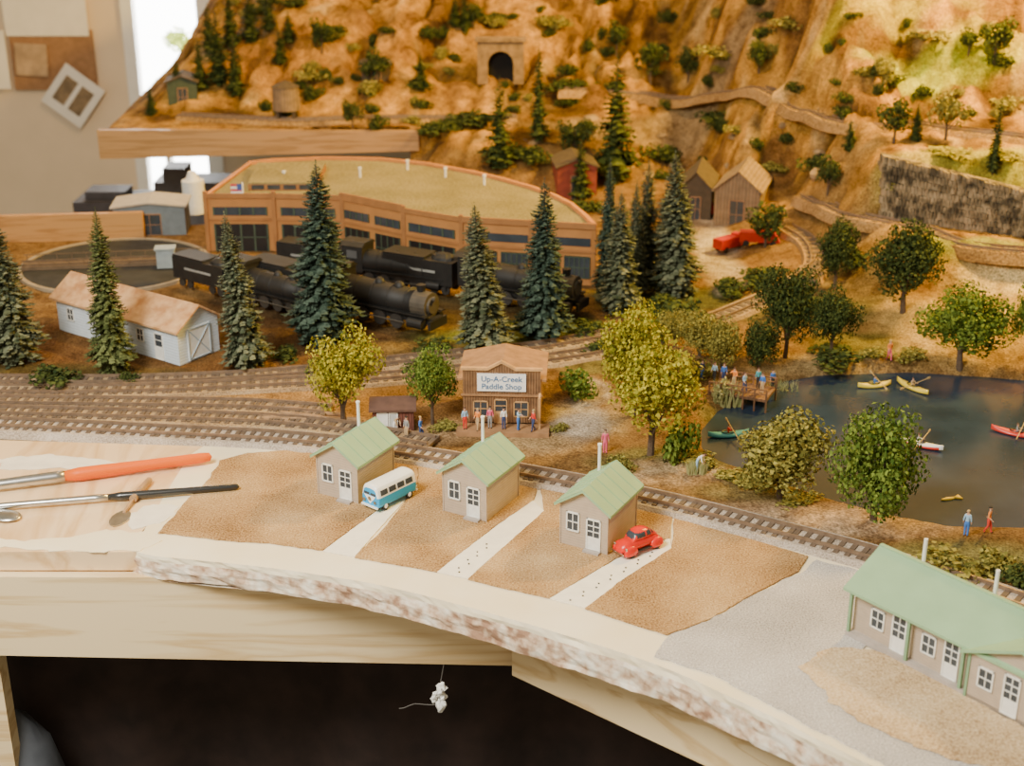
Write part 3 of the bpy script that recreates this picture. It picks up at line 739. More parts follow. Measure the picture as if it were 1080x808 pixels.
# ------------------------------------------------------------------ locomotives
steel=M('steam_black',(.011,.010,.009),.6,.3,20)
graph=M('graphite',(.07,.057,.04),.7,.2,20); wi=M('wheel_iron',(.03,.026,.022),.6,.2,20)
def loco(tail,nose,label,s=1.0):
    A=gp(*tail);B=gp(*nose); yaw=math.atan2(B.y-A.y,B.x-A.x)
    e=empty('steam_locomotive',(B.x,B.y,.03),yaw,label,'locomotive','black steam engines'); e.scale=(s,s,s)
    m=MB(); prof=[(-.62,.078),(-.6,.082),(-.3,.078),(-.10,.074)]
    def ring(x,r): return [(x,r*math.cos(t),.15+r*math.sin(t)) for t in [2*math.pi*i/20 for i in range(20)]]
    m.loft([ring(x,r) for x,r in prof])
    for x in (-.5,-.38,-.26,-.14): m.loft([ring(x,.083),ring(x+.008,.083)])
    m.obj('boiler',steel,e,smooth=True)
    m=MB(); m.loft([ring(-.10,.076),ring(0,.072)]); m.cyl((0,0,.15),(.012,0,.15),.05,.045,n=18); m.cyl((.01,0,.19),(.03,0,.19),.014,n=12); m.obj('smokebox',graph,e)
    m=MB(); m.cyl((-.07,0,.21),(-.07,0,.26),.022,.026,n=14); m.obj('smokestack',steel,e)
    for x in (-.22,-.36): MB().ell((x,0,.215),.035,.03,.04,12,8).obj('dome',steel,e,smooth=True)
    m=MB(); m.box(-.76,-.6,-.085,.085,.08,.27); m.hexa([(-.78,-.095,.265),(-.59,-.095,.265),(-.59,.095,.265),(-.78,.095,.265),(-.78,-.06,.29),(-.59,-.06,.29),(-.59,.06,.29),(-.78,.06,.29)])
    m.obj('cab',steel,e)
    for y in (-.087,.087): MB().box(-.72,-.64,y-.002,y+.002,.18,.235).obj('cab_window',M('dim_glass',(.10,.10,.10),.2,.1,10),e)
    m=MB(); m.box(-.76,.04,-.05,.05,.05,.085); m.box(-.6,.02,-.09,-.06,.10,.108); m.box(-.6,.02,.06,.09,.10,.108); m.box(.03,.045,-.08,.08,.03,.08)
    m.cyl((-.0,-.08,.06),(-.1,-.08,.06),.03,n=12);m.cyl((-.0,.08,.06),(-.1,.08,.06),.03,n=12)
    m.obj('frame',steel,e)
    for x in (-.2,-.32,-.44,-.56):
        for y in (-.062,.062):
            m=MB(); m.cyl((x,y-.006,.042),(x,y+.006,.042),.044,n=18); m.cyl((x,y-.009,.042),(x,y+.009,.042),.012,n=8); m.obj('wheel',wi,e)
    for y in (-.075,.075): MB().cyl((-.14,y,.045),(-.58,y,.045),.005,n=6).obj('side_rod',graph,e)
    d=Vector((math.cos(yaw),math.sin(yaw),0)); P=Vector((B.x,B.y,.03))-d*.80*s
    t=empty('tender',P,yaw,'black coal tender coupled behind a steam engine','tender','black steam engines'); t.scale=(s,s,s)
    m=MB(); m.box(-.5,0,-.085,.085,.06,.21); m.box(-.5,-.2,-.08,.08,.21,.225); m.obj('body',steel,t)
    m=MB(); m.ell((-.1,0,.2),.09,.07,.05,12,6,jit=.1); m.obj('coal_load',M('coal',(.01,.01,.01),.6,.3,60),t)
    for x in (-.44,-.36,-.14,-.06):
        for y in (-.06,.06): MB().cyl((x,y-.006,.028),(x,y+.006,.028),.03,n=14).obj('wheel',wi,t)
    MB().box(-.38,-.12,-.0875,-.086,.135,.15).obj('side_stripe',M('faded_white',(.3,.3,.28),.6,.2,60),t)
loco((300,318),(456,354),'black steam engine with grey smokebox facing the yard',1.08)
loco((240,314),(338,340),'black steam engine partly hidden by a conifer',.95)
loco((400,300),(608,334),'black steam engine parked beside the shed wall',1.05)
loco((330,292),(470,312),'black steam engine in the middle of the yard row',.95)

# ------------------------------------------------------------------ tracks
def track(pxs,label,plane=False,ind=0,lift=.0,step=.025,ballast='tan_ballast',k=6):
    W=[gp(*p) if plane else hit(*p) for p in pxs]
    P=resample([Vector((p.x,p.y,0)) for p in W],step)
    zs=[0 if plane else hgt(p.x,p.y) for p in P]
    zz=[sum(zs[max(0,i-k):i+k+1])/len(zs[max(0,i-k):i+k+1]) for i in range(len(zs))]
    for p,z in zip(P,zz): p.z=z+lift
    e=empty('railway_track',P[0],0,label,'track'); O=P[0].copy()
    P=[p-O for p in P]
    D=[(P[min(i+1,len(P)-1)]-P[max(i-1,0)]).normalized() for i in range(len(P))]
    Nn=[Vector((-d.y,d.x,0)).normalized() for d in D]
    def sweep(prof,name,mat):
        m=MB(); rings=[[p+n*a+Vector((0,0,b)) for a,b in prof] for p,n in zip(P,Nn)]
        m.loft(rings); return m.obj(name,mat,e)
    dp=-.01 if plane else -.05
    sweep([(-.13,dp),(-.092,.019),(.092,.019),(.13,dp)],'ballast',MATS[ballast])
    for s in (-.045,.045): sweep([(s-.004,.022),(s-.004,.038),(s+.004,.038),(s+.004,.022)],'rail',railm)
    m=MB(); acc=0
    tb=MB(); tb.box(-.011,.011,-.075,.075,.008,.024); tme=tb.mesh('tie',[tiem])
    seq=[]; sp=.047 if ind else .040
    for i in range(1,len(P)):
        acc+=(P[i]-P[i-1]).length
        if acc>=sp: acc-=sp; seq.append(i)
    vis=[i for i in seq if -2.2<(P[i]+O).x<2.6]
    for i in seq:
        d=D[i]; yaw=math.atan2(d.y,d.x)
        if ind and i in vis[-ind:]:
            o=bpy.data.objects.new('tie',tme); COL.objects.link(o); o.parent=e; o.location=P[i]; o.rotation_euler=(0,0,yaw)
        else:
            c,s=math.cos(yaw),math.sin(yaw)
            vs=[(P[i].x+x*c-y*s,P[i].y+x*s+y*c,P[i].z+z) for x,y,z in tb.v]
            m.add(vs,tb.f)
    if m.v:
        o=m.obj('ties',tiem,e); o['kind']='stuff'
    return e
speckle('tan_ballast',[(.20,.13,.07),(.38,.26,.14),(.50,.37,.22)],scale=120)
speckle('grey_ballast',[(.26,.21,.16),(.45,.37,.29),(.60,.51,.42)],scale=140)
speckle('rock_ballast',[(.16,.09,.035),(.30,.18,.07),(.40,.25,.11)],scale=60)
track(MAINPX,'main line track on grey ballast passing behind the cottages',True,ind=95,ballast='grey_ballast')
track([(-100,436),(0,437),(150,441),(280,446),(370,455),(455,470)],'yard track with brown rails on tan ballast',True)
track([(-100,425),(0,426),(150,428),(260,430),(345,436)],'yard siding with brown rails on tan ballast',True)
track([(-100,415),(0,415),(150,414),(300,408),(420,400),(540,388),(640,371),(720,350),(790,325),(840,300),(868,278)],'curving track passing behind the paddle shop')
track([(-100,406),(0,406),(150,405),(290,399),(400,387),(480,378),(560,370),(650,355)],'yard lead track behind the deciduous trees')
track([(590,98),(680,102),(760,107),(840,113),(900,124),(980,134),(1100,150)],'high mountain track on a rocky ledge',ballast='rock_ballast',k=22)
track([(850,214),(900,226),(960,240),(1020,255),(1110,275)],'curved track below the stone retaining wall',ballast='rock_ballast',k=14)
track([(830,240),(855,258),(862,280),(850,300)],'track curving down between the trees',ballast='rock_ballast',k=10)
track([(545,126),(470,128),(380,128),(300,130),(190,124)],'track along the mountain shelf',ballast='rock_ballast',k=16)

# ------------------------------------------------------------------ pond
m=MB(); P=[]; c=sum(POND,Vector())/len(POND)
for a in POND:
    q=a+(a-c).normalized()*.07; P.append((q.x,q.y))
m.add([(x,y,-.055) for x,y in P],[tuple(range(len(P)))])
wm=M('dark_pond_water',(.024,.040,.068),.2,.3,3,bump=.15)
wm.node_tree.nodes['Principled BSDF'].inputs['Specular IOR Level'].default_value=.28
top(m.obj('pond_water',wm,fix=False),'dark blue-grey glossy pond water','water')

# ------------------------------------------------------------------ vegetation
LM={
 'yellow':leafmat('yellow_green_leaves',(.12,.13,.01),(.50,.42,.04)),
 'green':leafmat('green_leaves',(.04,.08,.01),(.20,.26,.04)),
 'dark':leafmat('dark_green_leaves',(.014,.028,.008),(.09,.11,.025)),
 'olive':leafmat('olive_leaves',(.09,.09,.015),(.36,.31,.07)),
 'spruce':leafmat('spruce_needles',(.020,.038,.025),(.10,.14,.10)),
 'greyspruce':leafmat('grey_green_needles',(.04,.055,.028),(.21,.22,.13)),
 'greenspruce':leafmat('warm_green_needles',(.045,.06,.015),(.18,.20,.07)),
 'reed':leafmat('reed_leaves',(.25,.28,.10),(.5,.45,.2))}
def rdir():
    while True:
        v=Vector((R(-1,1),R(-1,1),R(-1,1)))
        if .1<v.length<1: return v.normalized()
def card(m,c,s,nrm=None):
    n=nrm or rdir(); a=n.orthogonal().normalized(); b=n.cross(a)
    t=R(0,6.28); a2=a*math.cos(t)+b*math.sin(t); b2=n.cross(a2); s2=s*R(.6,1.3)
    m.add([c-a2*s2,c+b2*s2*.8,c+a2*s2,c-b2*s2*.7],[(0,1,2,3)])
def crown(seed,nb=26,per=105,cs=.045,flat=.85):
    random.seed(seed); m=MB(); bl=[]
    for k in range(nb):
        d=rdir(); r=R(.30,.76) if k else 0; c=Vector((d.x*r,d.y*r,max(-.66,d.z*r*flat))); bl.append((c,R(.23,.38) if k else .5))
    for c,r in bl:
        for j in range(int(per*(r/.35)**2)):
            d=rdir(); q=c+d*r*R(.72,1.06); card(m,q,cs,(d+rdir()*.8).normalized())
    return m,bl
def decid(seed,low=False,bushy=False):
    m,bl=crown(seed,nb=18 if low else 42,per=70 if low else 180,cs=.075 if low else .040)
    cz,rz,rx=(.50,.52,.50) if bushy else (.565,.45,.50)
    m.v=[(x*rx,y*rx,cz+z*rz) for x,y,z in m.v]
    t=MB(); t.cyl((0,0,-.03),(.015,0,.18),.036,.030,n=8); t.cyl((.015,0,.17),(0,.01,.45),.030,.016,n=8)
    for k in range(8 if not low else 4):
        c,r=bl[k+1]; e=Vector((c.x*rx*.8,c.y*rx*.8,cz+c.z*rz*.8)); s=Vector((.01,0,R(.12,.30)))
        t.cyl(s,e,.014,.006,n=6)
    return m,t
def conif(seed,low=False):
    random.seed(seed); m=MB(); NB=170 if low else 720
    for i in range(NB):
        f=(i+R(0,1))/NB; f=1-(1-f)**.8; z=.05+.92*f
        rad=.165*(1-f)**.62*(.55+.45*min(1,(f+.02)/.12))*R(.70,1.15)*(1+.16*math.sin(z*31+seed))+.006
        t=i*2.39996+R(-.4,.4); d=Vector((math.cos(t),math.sin(t),0)); s=Vector((-d.y,d.x,0)); dr=-.30+.5*f
        for q in range(3 if low else 5):
            f0=.2+(.27 if low else .16)*q
            c=Vector((0,0,z))+d*rad*f0+Vector((0,0,dr*rad*f0)); L=rad*.30+.004; w=rad*(.17 if not low else .34)*(1.15-f0*.6)+.003
            tl=R(-.35,.35)
            m.add([c-s*w*.3,c+d*L*.5-s*w+Vector((0,0,dr*L*.5-w*.5)),c+d*L+s*w*tl+Vector((0,0,dr*L+R(-.006,.006))),c+d*L*.5+s*w+Vector((0,0,dr*L*.5-w*.5)),c+s*w*.3],[(0,1,2,3,4)])
    for k in range(10): card(m,Vector((0,0,.955+.005*k)),.007)
    t=MB(); t.cyl((0,0,-.02),(0,0,.97),.014,.003,n=8)
    return m,t
def shrub(seed):
    m,_=crown(seed,nb=12,per=60,cs=.09,flat=.6)
    m.v=[(x*.5,y*.5,.3+z*.5) for x,y,z in m.v]
    return m
TPL={}
def template(kind,colr,seed,low=False):
    key=(kind,colr,seed,low)
    if key not in TPL:
        st=random.getstate()
        if kind=='shrub': TPL[key]=(shrub(seed).mesh('shrub',[LM[colr]]),None)
        else:
            mm,tt=conif(seed,low) if kind=='conif' else decid(seed,low,kind=='bushy')
            TPL[key]=(mm.mesh('foliage',[LM[colr]]),tt.mesh('trunk',[bark]))
        random.setstate(st)
    return TPL[key]
DESC={'yellow':'yellow-green','green':'leafy green','dark':'dark green','olive':'olive green','spruce':'dark blue-green','greyspruce':'grey-green','greenspruce':'warm green','reed':'pale reed'}
def tree(kind,px,pyb,pyt,wpx,colr,seed=1,label=None,low=False,lean=0):
    p=hit(px,pyb); k=upx(p); h=(pyb-pyt)/(k*C_*1.0); w=wpx/k
    fm,tm=template(kind,colr,seed,low)
    lab=label or ('%s model conifer with tapering needled crown'%DESC[colr] if kind=='conif' else '%s model tree with foam leaf clumps'%DESC[colr])
    e=empty('conifer_tree' if kind=='conif' else 'deciduous_tree',(p.x,p.y,p.z-.004),R(0,6.28),lab,'tree')
    sx=w/.34 if kind=='conif' else w/1.05
    e.scale=(sx,sx,h)
    if lean: e.rotation_euler=(0,math.radians(lean),0)
    link('foliage',fm,e); link('trunk',tm,e)
    return e
def bush(px,py,wpx,hpx,colr='green',seed=1,label=None):
    p=hit(px,py); k=upx(p)
    fm,_=template('shrub',colr,seed)
    o=link('shrub',fm,None,(p.x,p.y,p.z-.01),R(0,6.28)); o.scale=(wpx/k,wpx/k,hpx/k*1.6)
    top(o,label or 'low clump of %s ground foliage'%DESC[colr],'bush')
    return o
for a in [(20,382,230,58,'greyspruce',1,-3),(120,394,227,46,'greenspruce',2,0),(264,390,231,48,'greyspruce',3,-5),(343,362,180,68,'spruce',1,0),
          (513,372,221,56,'greyspruce',2,-4),(573,356,197,54,'spruce',3,0),(640,318,176,30,'spruce',1,0),(652,330,208,44,'greyspruce',2,0),
          (668,310,196,30,'greyspruce',3,0),(680,300,178,34,'greyspruce',2,0),(714,312,168,52,'greyspruce',1,-3),(700,300,200,36,'greyspruce',3,0)]:
    tree('conif',a[0],a[1],a[2],a[3],a[4],a[5],lean=a[6])
for a in [(648,190,70,52,'dark',1),(527,180,88,36,'dark',2),(568,150,55,24,'dark',3),(1046,190,112,18,'dark',2),(250,104,44,26,'dark',1),(232,90,16,32,'dark',2),
          (212,96,42,22,'dark',3),(895,160,128,18,'dark',1),(444,96,60,20,'dark',2),(265,44,-10,28,'dark',1),(284,34,-5,22,'dark',2),(612,210,150,26,'dark',3),(160,122,92,16,'dark',2),(305,46,14,20,'dark',3),(965,150,112,20,'dark',2),
          (222,60,10,24,'dark',1),(244,50,-10,24,'dark',3),(296,70,34,20,'dark',2),(188,100,66,20,'dark',1),(480,30,0,18,'dark',1),(490,32,-4,18,'dark',3)]:
    tree('conif',a[0],a[1],a[2],a[3],a[4],a[5],low=True)
for a in [('decid',363,449,340,92,'yellow',1),('decid',456,448,356,60,'green',2),('decid',668,440,314,92,'yellow',3),('decid',686,480,350,126,'yellow',4),('bushy',823,526,426,134,'olive',5),
          ('bushy',921,550,420,118,'green',6),('decid',952,332,234,98,'dark',7),('decid',1012,388,298,114,'green',8),('decid',828,378,270,76,'dark',1),('decid',876,382,298,64,'dark',2),
          ('bushy',800,390,334,56,'dark',3),('bushy',760,394,330,52,'olive',4),('decid',1085,390,296,54,'green',2),('decid',880,305,228,60,'dark',5),('bushy',738,376,326,62,'olive',6),('bushy',712,366,322,50,'olive',2)]:
    tree(*a)
for a in [(807,262,210,52,'dark',1),(997,150,98,46,'olive',2),(942,152,104,50,'dark',3),(1048,70,20,52,'dark',4),(686,90,42,44,'dark',5),(398,92,52,40,'dark',6),
          (605,168,125,50,'dark',1),(1020,66,36,32,'dark',2),(500,32,4,30,'dark',3),(872,210,165,34,'dark',2),(372,140,106,30,'dark',4),(930,100,60,36,'olive',5),(650,60,22,34,'dark',2),(340,60,20,34,'dark',1),(725,88,50,34,'dark',3),(800,80,44,30,'dark',6)]:
    tree('decid',*a,low=True)
for i,a in enumerate([(58,406,70,24,'dark'),(136,404,36,14,'dark'),(608,420,52,34,'green'),(715,488,50,54,'green'),(655,497,36,20,'olive'),(720,345,70,30,'dark'),
   (460,372,60,14,'dark'),(640,372,60,16,'dark'),(620,352,60,14,'dark'),(560,345,80,10,'dark'),(690,362,44,26,'green'),(880,384,80,18,'dark'),(920,378,40,14,'olive'),(700,330,70,20,'dark'),
   (1000,602,90,22,'olive'),(1050,600,60,26,'olive'),(1075,622,60,28,'dark'),(960,598,40,12,'olive'),(780,505,70,10,'olive'),(840,528,60,8,'olive'),(764,425,30,26,'reed'),(820,415,30,10,'reed'),
   (500,134,60,18,'dark'),(400,140,28,18,'dark'),(700,168,60,18,'dark'),(760,130,60,14,'dark'),(860,180,50,16,'dark'),(940,210,40,14,'olive'),(600,100,60,12,'dark'),(560,172,60,16,'dark'),
   (330,86,50,14,'olive'),(450,40,40,14,'dark'),(580,30,50,14,'olive'),(760,60,60,14,'olive'),(830,30,50,14,'olive'),(980,50,60,12,'olive'),(900,280,60,22,'dark'),(840,330,70,24,'dark'),(960,380,50,10,'olive'),
   (1060,120,50,14,'olive'),(1000,172,70,10,'yellow'),(1060,180,50,10,'yellow'),(650,250,50,14,'dark'),(470,455,40,12,'olive'),(590,455,24,10,'olive'),(360,392,80,14,'dark'),(300,378,50,12,'dark'),(440,395,50,10,'dark'),(1060,232,60,14,'olive'),(800,300,60,20,'dark'),(730,400,50,22,'olive'),(740,490,50,10,'olive'),
   (460,150,60,14,'dark'),(530,168,60,16,'dark'),(690,300,80,16,'dark'),(770,310,60,18,'dark'),(640,180,80,18,'dark'),(620,222,50,14,'dark')]):
    bush(*a,seed=1+i%3)
random.seed(5)
for i in range(100):
    px=R(240,1075);py=R(0,190) if px>640 else R(0,140)
    p=hit(px,py)
    if p.y<10.2: continue
    bush(px,py,R(14,38),R(7,16),random.choice(['dark','olive','dark','dark']),seed=1+i%3)
rockm=M('boulder_rock',(.26,.17,.08),.95,.4,9,bump=.8,col2=(.42,.29,.15))
for i in range(22):
    px=R(560,900);py=R(110,190)
    p=hit(px,py)
    if p.y<10.2: continue
    m=MB(); s=R(.04,.09); m.ell((0,0,0),s*R(.9,1.5),s*R(.6,1),s*R(.5,.8),7,5,jit=.22)
    top(m.obj('boulder',rockm,None,loc=(p.x,p.y,p.z-.02),rot=R(0,6)),'rough brown plaster boulder on the mountainside','rock','mountainside boulders')

def reeds(px,py,wpx,hpx):
    p=hit(px,py);k=upx(p); m=MB()
    for j in range(120):
        x,y=R(-.5,.5)*wpx/k,R(-.5,.5)*wpx/k*.6; h=hpx/k*R(.6,1.1); lx,ly=R(-.3,.3)*h,R(-.2,.2)*h; w=.004
        m.add([(x-w,y,-.01),(x+w,y,-.01),(x+lx,y+ly,h)],[(0,1,2)])
    o=m.obj('reed_clump',LM['reed'],None,loc=p,fix=False); top(o,'clump of pale green reeds at the pond edge','reeds',kind='stuff')
reeds(766,430,30,26);reeds(822,420,34,18);reeds(1003,605,40,14);reeds(735,500,20,14)

# ------------------------------------------------------------------ people
SKIN=[M('skin_tone',(.62,.36,.24),.6,.05,30)]
def J(pose):
    j={'pel':(0,0,.52),'spi':(0,0,.65),'che':(0,0,.76),'nec':(0,0,.845),'hea':(0,-.005,.905),'cro':(0,0,.955),
       'sL':(.085,0,.795),'eL':(.12,.01,.64),'hL':(.13,-.03,.50),'sR':(-.085,0,.795),'eR':(-.12,.01,.64),'hR':(-.13,-.03,.50),
       'pL':(.045,0,.47),'kL':(.05,-.01,.27),'aL':(.05,.01,.05),'tL':(.055,-.07,.02),'pR':(-.045,0,.47),'kR':(-.05,-.01,.27),'aR':(-.05,.01,.05),'tR':(-.055,-.07,.02)}
    if pose=='walk': j.update(kL=(.05,-.07,.28),aL=(.05,-.09,.06),tL=(.05,-.16,.03),kR=(-.05,.0,.27),aR=(-.05,.12,.07),tR=(-.05,.06,.02),hL=(.12,.08,.52),hR=(-.12,-.12,.54))
    if pose=='reach': j.update(eR=(-.15,-.08,.74),hR=(-.15,-.22,.80),eL=(.13,-.05,.66),hL=(.1,-.16,.64))
    if pose=='bend': j.update(spi=(0,-.06,.64),che=(0,-.15,.70),nec=(0,-.22,.75),hea=(0,-.27,.78),cro=(0,-.31,.80),sL=(.085,-.17,.72),sR=(-.085,-.17,.72),eL=(.1,-.2,.58),hL=(.08,-.25,.46),eR=(-.1,-.2,.58),hR=(-.08,-.25,.46))
    if pose=='sit':
        j={k:(x,y,z-.44) for k,(x,y,z) in j.items()}
        j.update(kL=(.06,-.22,.12),aL=(.06,-.38,.03),tL=(.06,-.42,.07),kR=(-.06,-.22,.12),aR=(-.06,-.38,.03),tR=(-.06,-.42,.07),
          eL=(.15,-.06,.24),hL=(.14,-.2,.26),eR=(-.15,-.06,.24),hR=(-.14,-.2,.26))
    return j
RAD={'pel':.078,'spi':.066,'che':.082,'nec':.03,'hea':.056,'cro':.046,'s':.040,'e':.030,'h':.023,'p':.058,'k':.042,'a':.030,'t':.026}
EDG=[('pel','spi'),('spi','che'),('che','nec'),('nec','hea'),('hea','cro'),('che','sL'),('sL','eL'),('eL','hL'),('che','sR'),('sR','eR'),('eR','hR'),
     ('pel','pL'),('pL','kL'),('kL','aL'),('aL','tL'),('pel','pR'),('pR','kR'),('kR','aR'),('aR','tR')]
BODY={}
def body(pose):
    if pose in BODY: return BODY[pose]
    j=J(pose); names=list(j); me=bpy.data.meshes.new('sk'); me.from_pydata([j[n] for n in names],[(names.index(a),names.index(b)) for a,b in EDG],[])
    o=bpy.data.objects.new('sk',me); COL.objects.link(o)
    o.modifiers.new('Skin','SKIN'); ss=o.modifiers.new('Sub','SUBSURF'); ss.levels=1; ss.render_levels=1
    for i,n in enumerate(names):
        r=RAD.get(n) or RAD[n[0]]; sv=me.skin_vertices[0].data[i]; sv.radius=(r,r*(.8 if n in('pel','spi','che') else 1)); sv.use_root=(n=='pel')
    dg=bpy.context.evaluated_depsgraph_get(); r=bpy.data.meshes.new_from_object(o.evaluated_get(dg))
    bpy.data.objects.remove(o)
    m=MB(); m.v=[tuple(v.co) for v in r.vertices]
    for p in r.polygons:
        c=p.center; nn=min(names,key=lambda n:(Vector(j[n])-c).length)
        mi=0 if nn in('nec','hea','cro','hL','hR') else 3 if nn in('tL','tR') else 2 if nn in('pL','pR','kL','kR','aL','aR','pel') else 1
        m.f.append(list(p.vertices)); m.m.append(mi)
    for s in 'LR':
        h=Vector(j['h'+s]); d=(h-Vector(j['e'+s])).normalized(); sd=d.cross(Vector((1,0,0))).normalized()
        for q,l in zip((-1.5,-.5,.5,1.5),(.03,.036,.034,.026)):
            b=h+d*.012+sd*q*.010; mid=b+d*l*.6; m.cyl(b,mid,.006,.005,n=5); m.cyl(mid,mid+(d*.7+Vector((0,-.5,0)))*l*.6,.005,.003,n=5)
        b=h+sd*-.018; m.cyl(b,b+(d*.6-sd*.8).normalized()*.028,.006,.004,n=5)
    hd=Vector(j['hea']); up=(Vector(j['cro'])-hd).normalized(); fw=Vector((0,-1,0)) if pose!='bend' else Vector((0,-.4,-.9))
    m.ell(hd+fw*.055+up*.0,.008,.012,.014,6,5)
    for s in (-1,1):
        m.ell(hd+fw*.050+Vector((s*.02,0,0))+up*.022,.007,.007,.007,6,5,mi=3)
        m.ell(hd+Vector((s*.056,0,0))+up*.01,.008,.012,.016,6,5)
    m.ell(hd+fw*.05-up*.024,.014,.006,.004,6,5,mi=3)
    BODY[pose]=(m,j); return BODY[pose]
PC={'red':(.70,.05,.03),'blue':(.06,.20,.6),'light_blue':(.35,.55,.75),'white':(.85,.84,.8),'pink':(.80,.12,.22),'navy':(.04,.06,.16),'tan':(.55,.38,.2),'orange':(.9,.28,.05),'green':(.08,.3,.12),'black':(.03,.03,.03),'yellow':(.8,.6,.05),'grey':(.3,.3,.3),'teal':(.08,.38,.42)}
def cm(n): return M('cloth_'+n,PC[n],.8,.1,40)
def person(px,py,pose,shirt,pants,yaw,hair='brown',z=None,pos=None,sc=.122,extra=''):
    m,j=body(pose)
    p=pos or hit(px,py)
    if z is not None: p=gp(px,py,z)
    lab={'stand':'standing','walk':'walking','reach':'reaching forward','bend':'bending forward','sit':'seated'}[pose]
    e=empty('person',(p.x,p.y,p.z),math.radians(yaw),('tiny figure %s in %s top and %s trousers%s'%(lab,shirt,pants,extra)).replace('_',' '),'person','miniature figures')
    e.scale=(sc,sc,sc)
    link('body',m.mesh('body',[SKIN[0],cm(shirt),cm(pants),MATS['black_paint']],True),e)
    c=Vector(j['cro']); hm=MB(); hm.ell((c.x,c.y+.012,c.z-.002),.056,.058,.042,12,7)
    hm.obj('hair',M('hair_'+hair,{'brown':(.10,.05,.03),'blond':(.5,.35,.15),'black':(.02,.015,.01)}[hair],.8,.2,40),e,smooth=True)
    return e
hs=['brown','blond','black']
SA,SY=SHOP
def shoploc(x,y,z):
    v=Matrix.Rotation(SY,4,'Z')@Vector((x*.94,y*.94,0)); return Vector((SA.x+v.x,SA.y+v.y,z*.94))
for i,(x,y,po_,s,pn,yw) in enumerate([(.015,-.09,'stand','light_blue','red',20),(.085,-.10,'walk','orange','tan',-30),(.225,-.08,'stand','white','navy',10),(.305,-.09,'reach','light_blue','blue',60),(.385,-.10,'walk','red','navy',-60),(.15,-.07,'stand','pink','grey',0)]):
    person(0,0,po_,s,pn,yw,hs[i%3],pos=shoploc(x,y,.02))
for i,a in enumerate([(417,458,'bend','tan','white',40),(444,464,'walk','blue','navy',70),(429,466,'stand','grey','tan',-40),(638,480,'stand','pink','pink',0),(1018,568,'stand','light_blue','blue',150),(1041,565,'walk','orange','red',60),
          (735,499,'bend','white','light_blue',60),(937,384,'walk','orange','pink',20)]):
    person(*a,hair=hs[i%3],sc=.130)

# ------------------------------------------------------------------ dock
dk=M('dock_planks',(.20,.10,.05),.85,.3,30,bump=.4,wave=1,wdir='X',wscale=14)
A=gp(748,412,.02);B=gp(808,422,.02)
yaw=math.atan2(B.y-A.y,B.x-A.x)
e=empty('dock',(A.x,A.y,0),yaw,'dark brown wooden dock with railings at the pond edge','dock')
L=(B-A).length
MB().box(0,L,0,.2,.005,.02).obj('deck',dk,e)
for i in range(6):
    for y in (.0,.2):
        x=L*i/5; MB().box(x-.004,x+.004,y-.004,y+.004,-.10,.075).obj('post',dk,e)
for y in (0,.2):
    for z in (.045,.07): MB().box(0,L,y-.003,y+.003,z,z+.006).obj('rail',dk,e)
def onloc(x,y):
    v=Matrix.Rotation(yaw,4,'Z')@Vector((x,y,0)); return Vector((A.x+v.x,A.y+v.y,.02))
for i,(x,y,po_,s,pn,yw) in enumerate([(.04,.13,'stand','blue','navy',0),(.11,.09,'reach','orange','tan',-20),(.18,.05,'walk','light_blue','navy',40),(.23,.14,'stand','teal','black',10),(.27,.08,'stand','blue','tan',-40)]):
    if x<L: person(0,0,po_,s,pn,yw,pos=onloc(x,y))
person(740,402,'stand','navy','blue',30); person(753,405,'walk','light_blue','black',-30); person(814,414,'stand','blue','black',20)

# kayaks
def kayak(px,py,yaw,col,label,L=.24,paddler=None,c2=None):
    p=gp(px,py,-.055)
    e=empty('kayak',(p.x,p.y,-.058),math.radians(yaw),label,'boat')
    m=MB(); rings=[]
    for i in range(15):
        f=-1+2*i/14; w=.030*(1-abs(f)**2.2)+.001; z1=.026+.012*f*f; x=f*L/2
        rings.append([(x,w*math.cos(t),.012+ (z1-.012)*max(0,math.sin(t)) + .012*min(0,math.sin(t))*(1-abs(f)**3)) for t in [2*math.pi*k/12 for k in range(12)]])
    mm=M('hull_'+col,PC[col],.35,.05,20,coat=.4); wm2=M('hull_'+(c2 or col),PC[c2 or col],.35,.05,20)
    m.loft(rings,mifn=lambda c:0 if c.z<.018 else 1); m.obj('hull',[mm,wm2],e,smooth=True)
    m=MB(); 
    for k in range(16):
        t0,t1=2*math.pi*k/16,2*math.pi*(k+1)/16
        m.cyl((.035*math.cos(t0),.018*math.sin(t0),.029),(.035*math.cos(t1),.018*math.sin(t1),.029),.003,n=5)
    m.obj('cockpit_rim',MATS['black_paint'],e)
    if paddler:
        person(0,0,'sit',paddler,'navy',yaw+90,pos=Vector((p.x,p.y,-.045)),extra=' in kayak',sc=.105)
        m=MB(); a=Vector((.02,-.1,.03));b=Vector((.02,.1,.055))
        m.cyl(a,b,.0022,n=6)
        for c in (a,b): m.ell(c,.004,.016,.008,8,5)
        m.obj('paddle',M('paddle_wood',(.55,.38,.15),.6,.1,20),e)
kayak(968,470,-35,'red','red and white kayak with paddler on the pond',.26,'white','white')
kayak(1072,459,-30,'red','red kayak with paddler on dark water',.26,'grey')
kayak(768,460,10,'teal','teal kayak with paddler near the dock',.22,'red')
kayak(962,410,-60,'yellow','yellow canoe with paddler on the pond',.24,'tan')
kayak(922,408,12,'yellow','yellow kayak with paddler near the pond bank',.20,'blue')
p=gp(1000,527,-.055); 
m=MB(); m.ell((0,0,.004),.04,.010,.008,12,6); m.hexa([(.03,-.002,.0),(.065,-.02,0),(.065,.02,0),(.03,.002,0),(.03,-.002,.01),(.065,-.02,.008),(.065,.02,.008),(.03,.002,.01)])
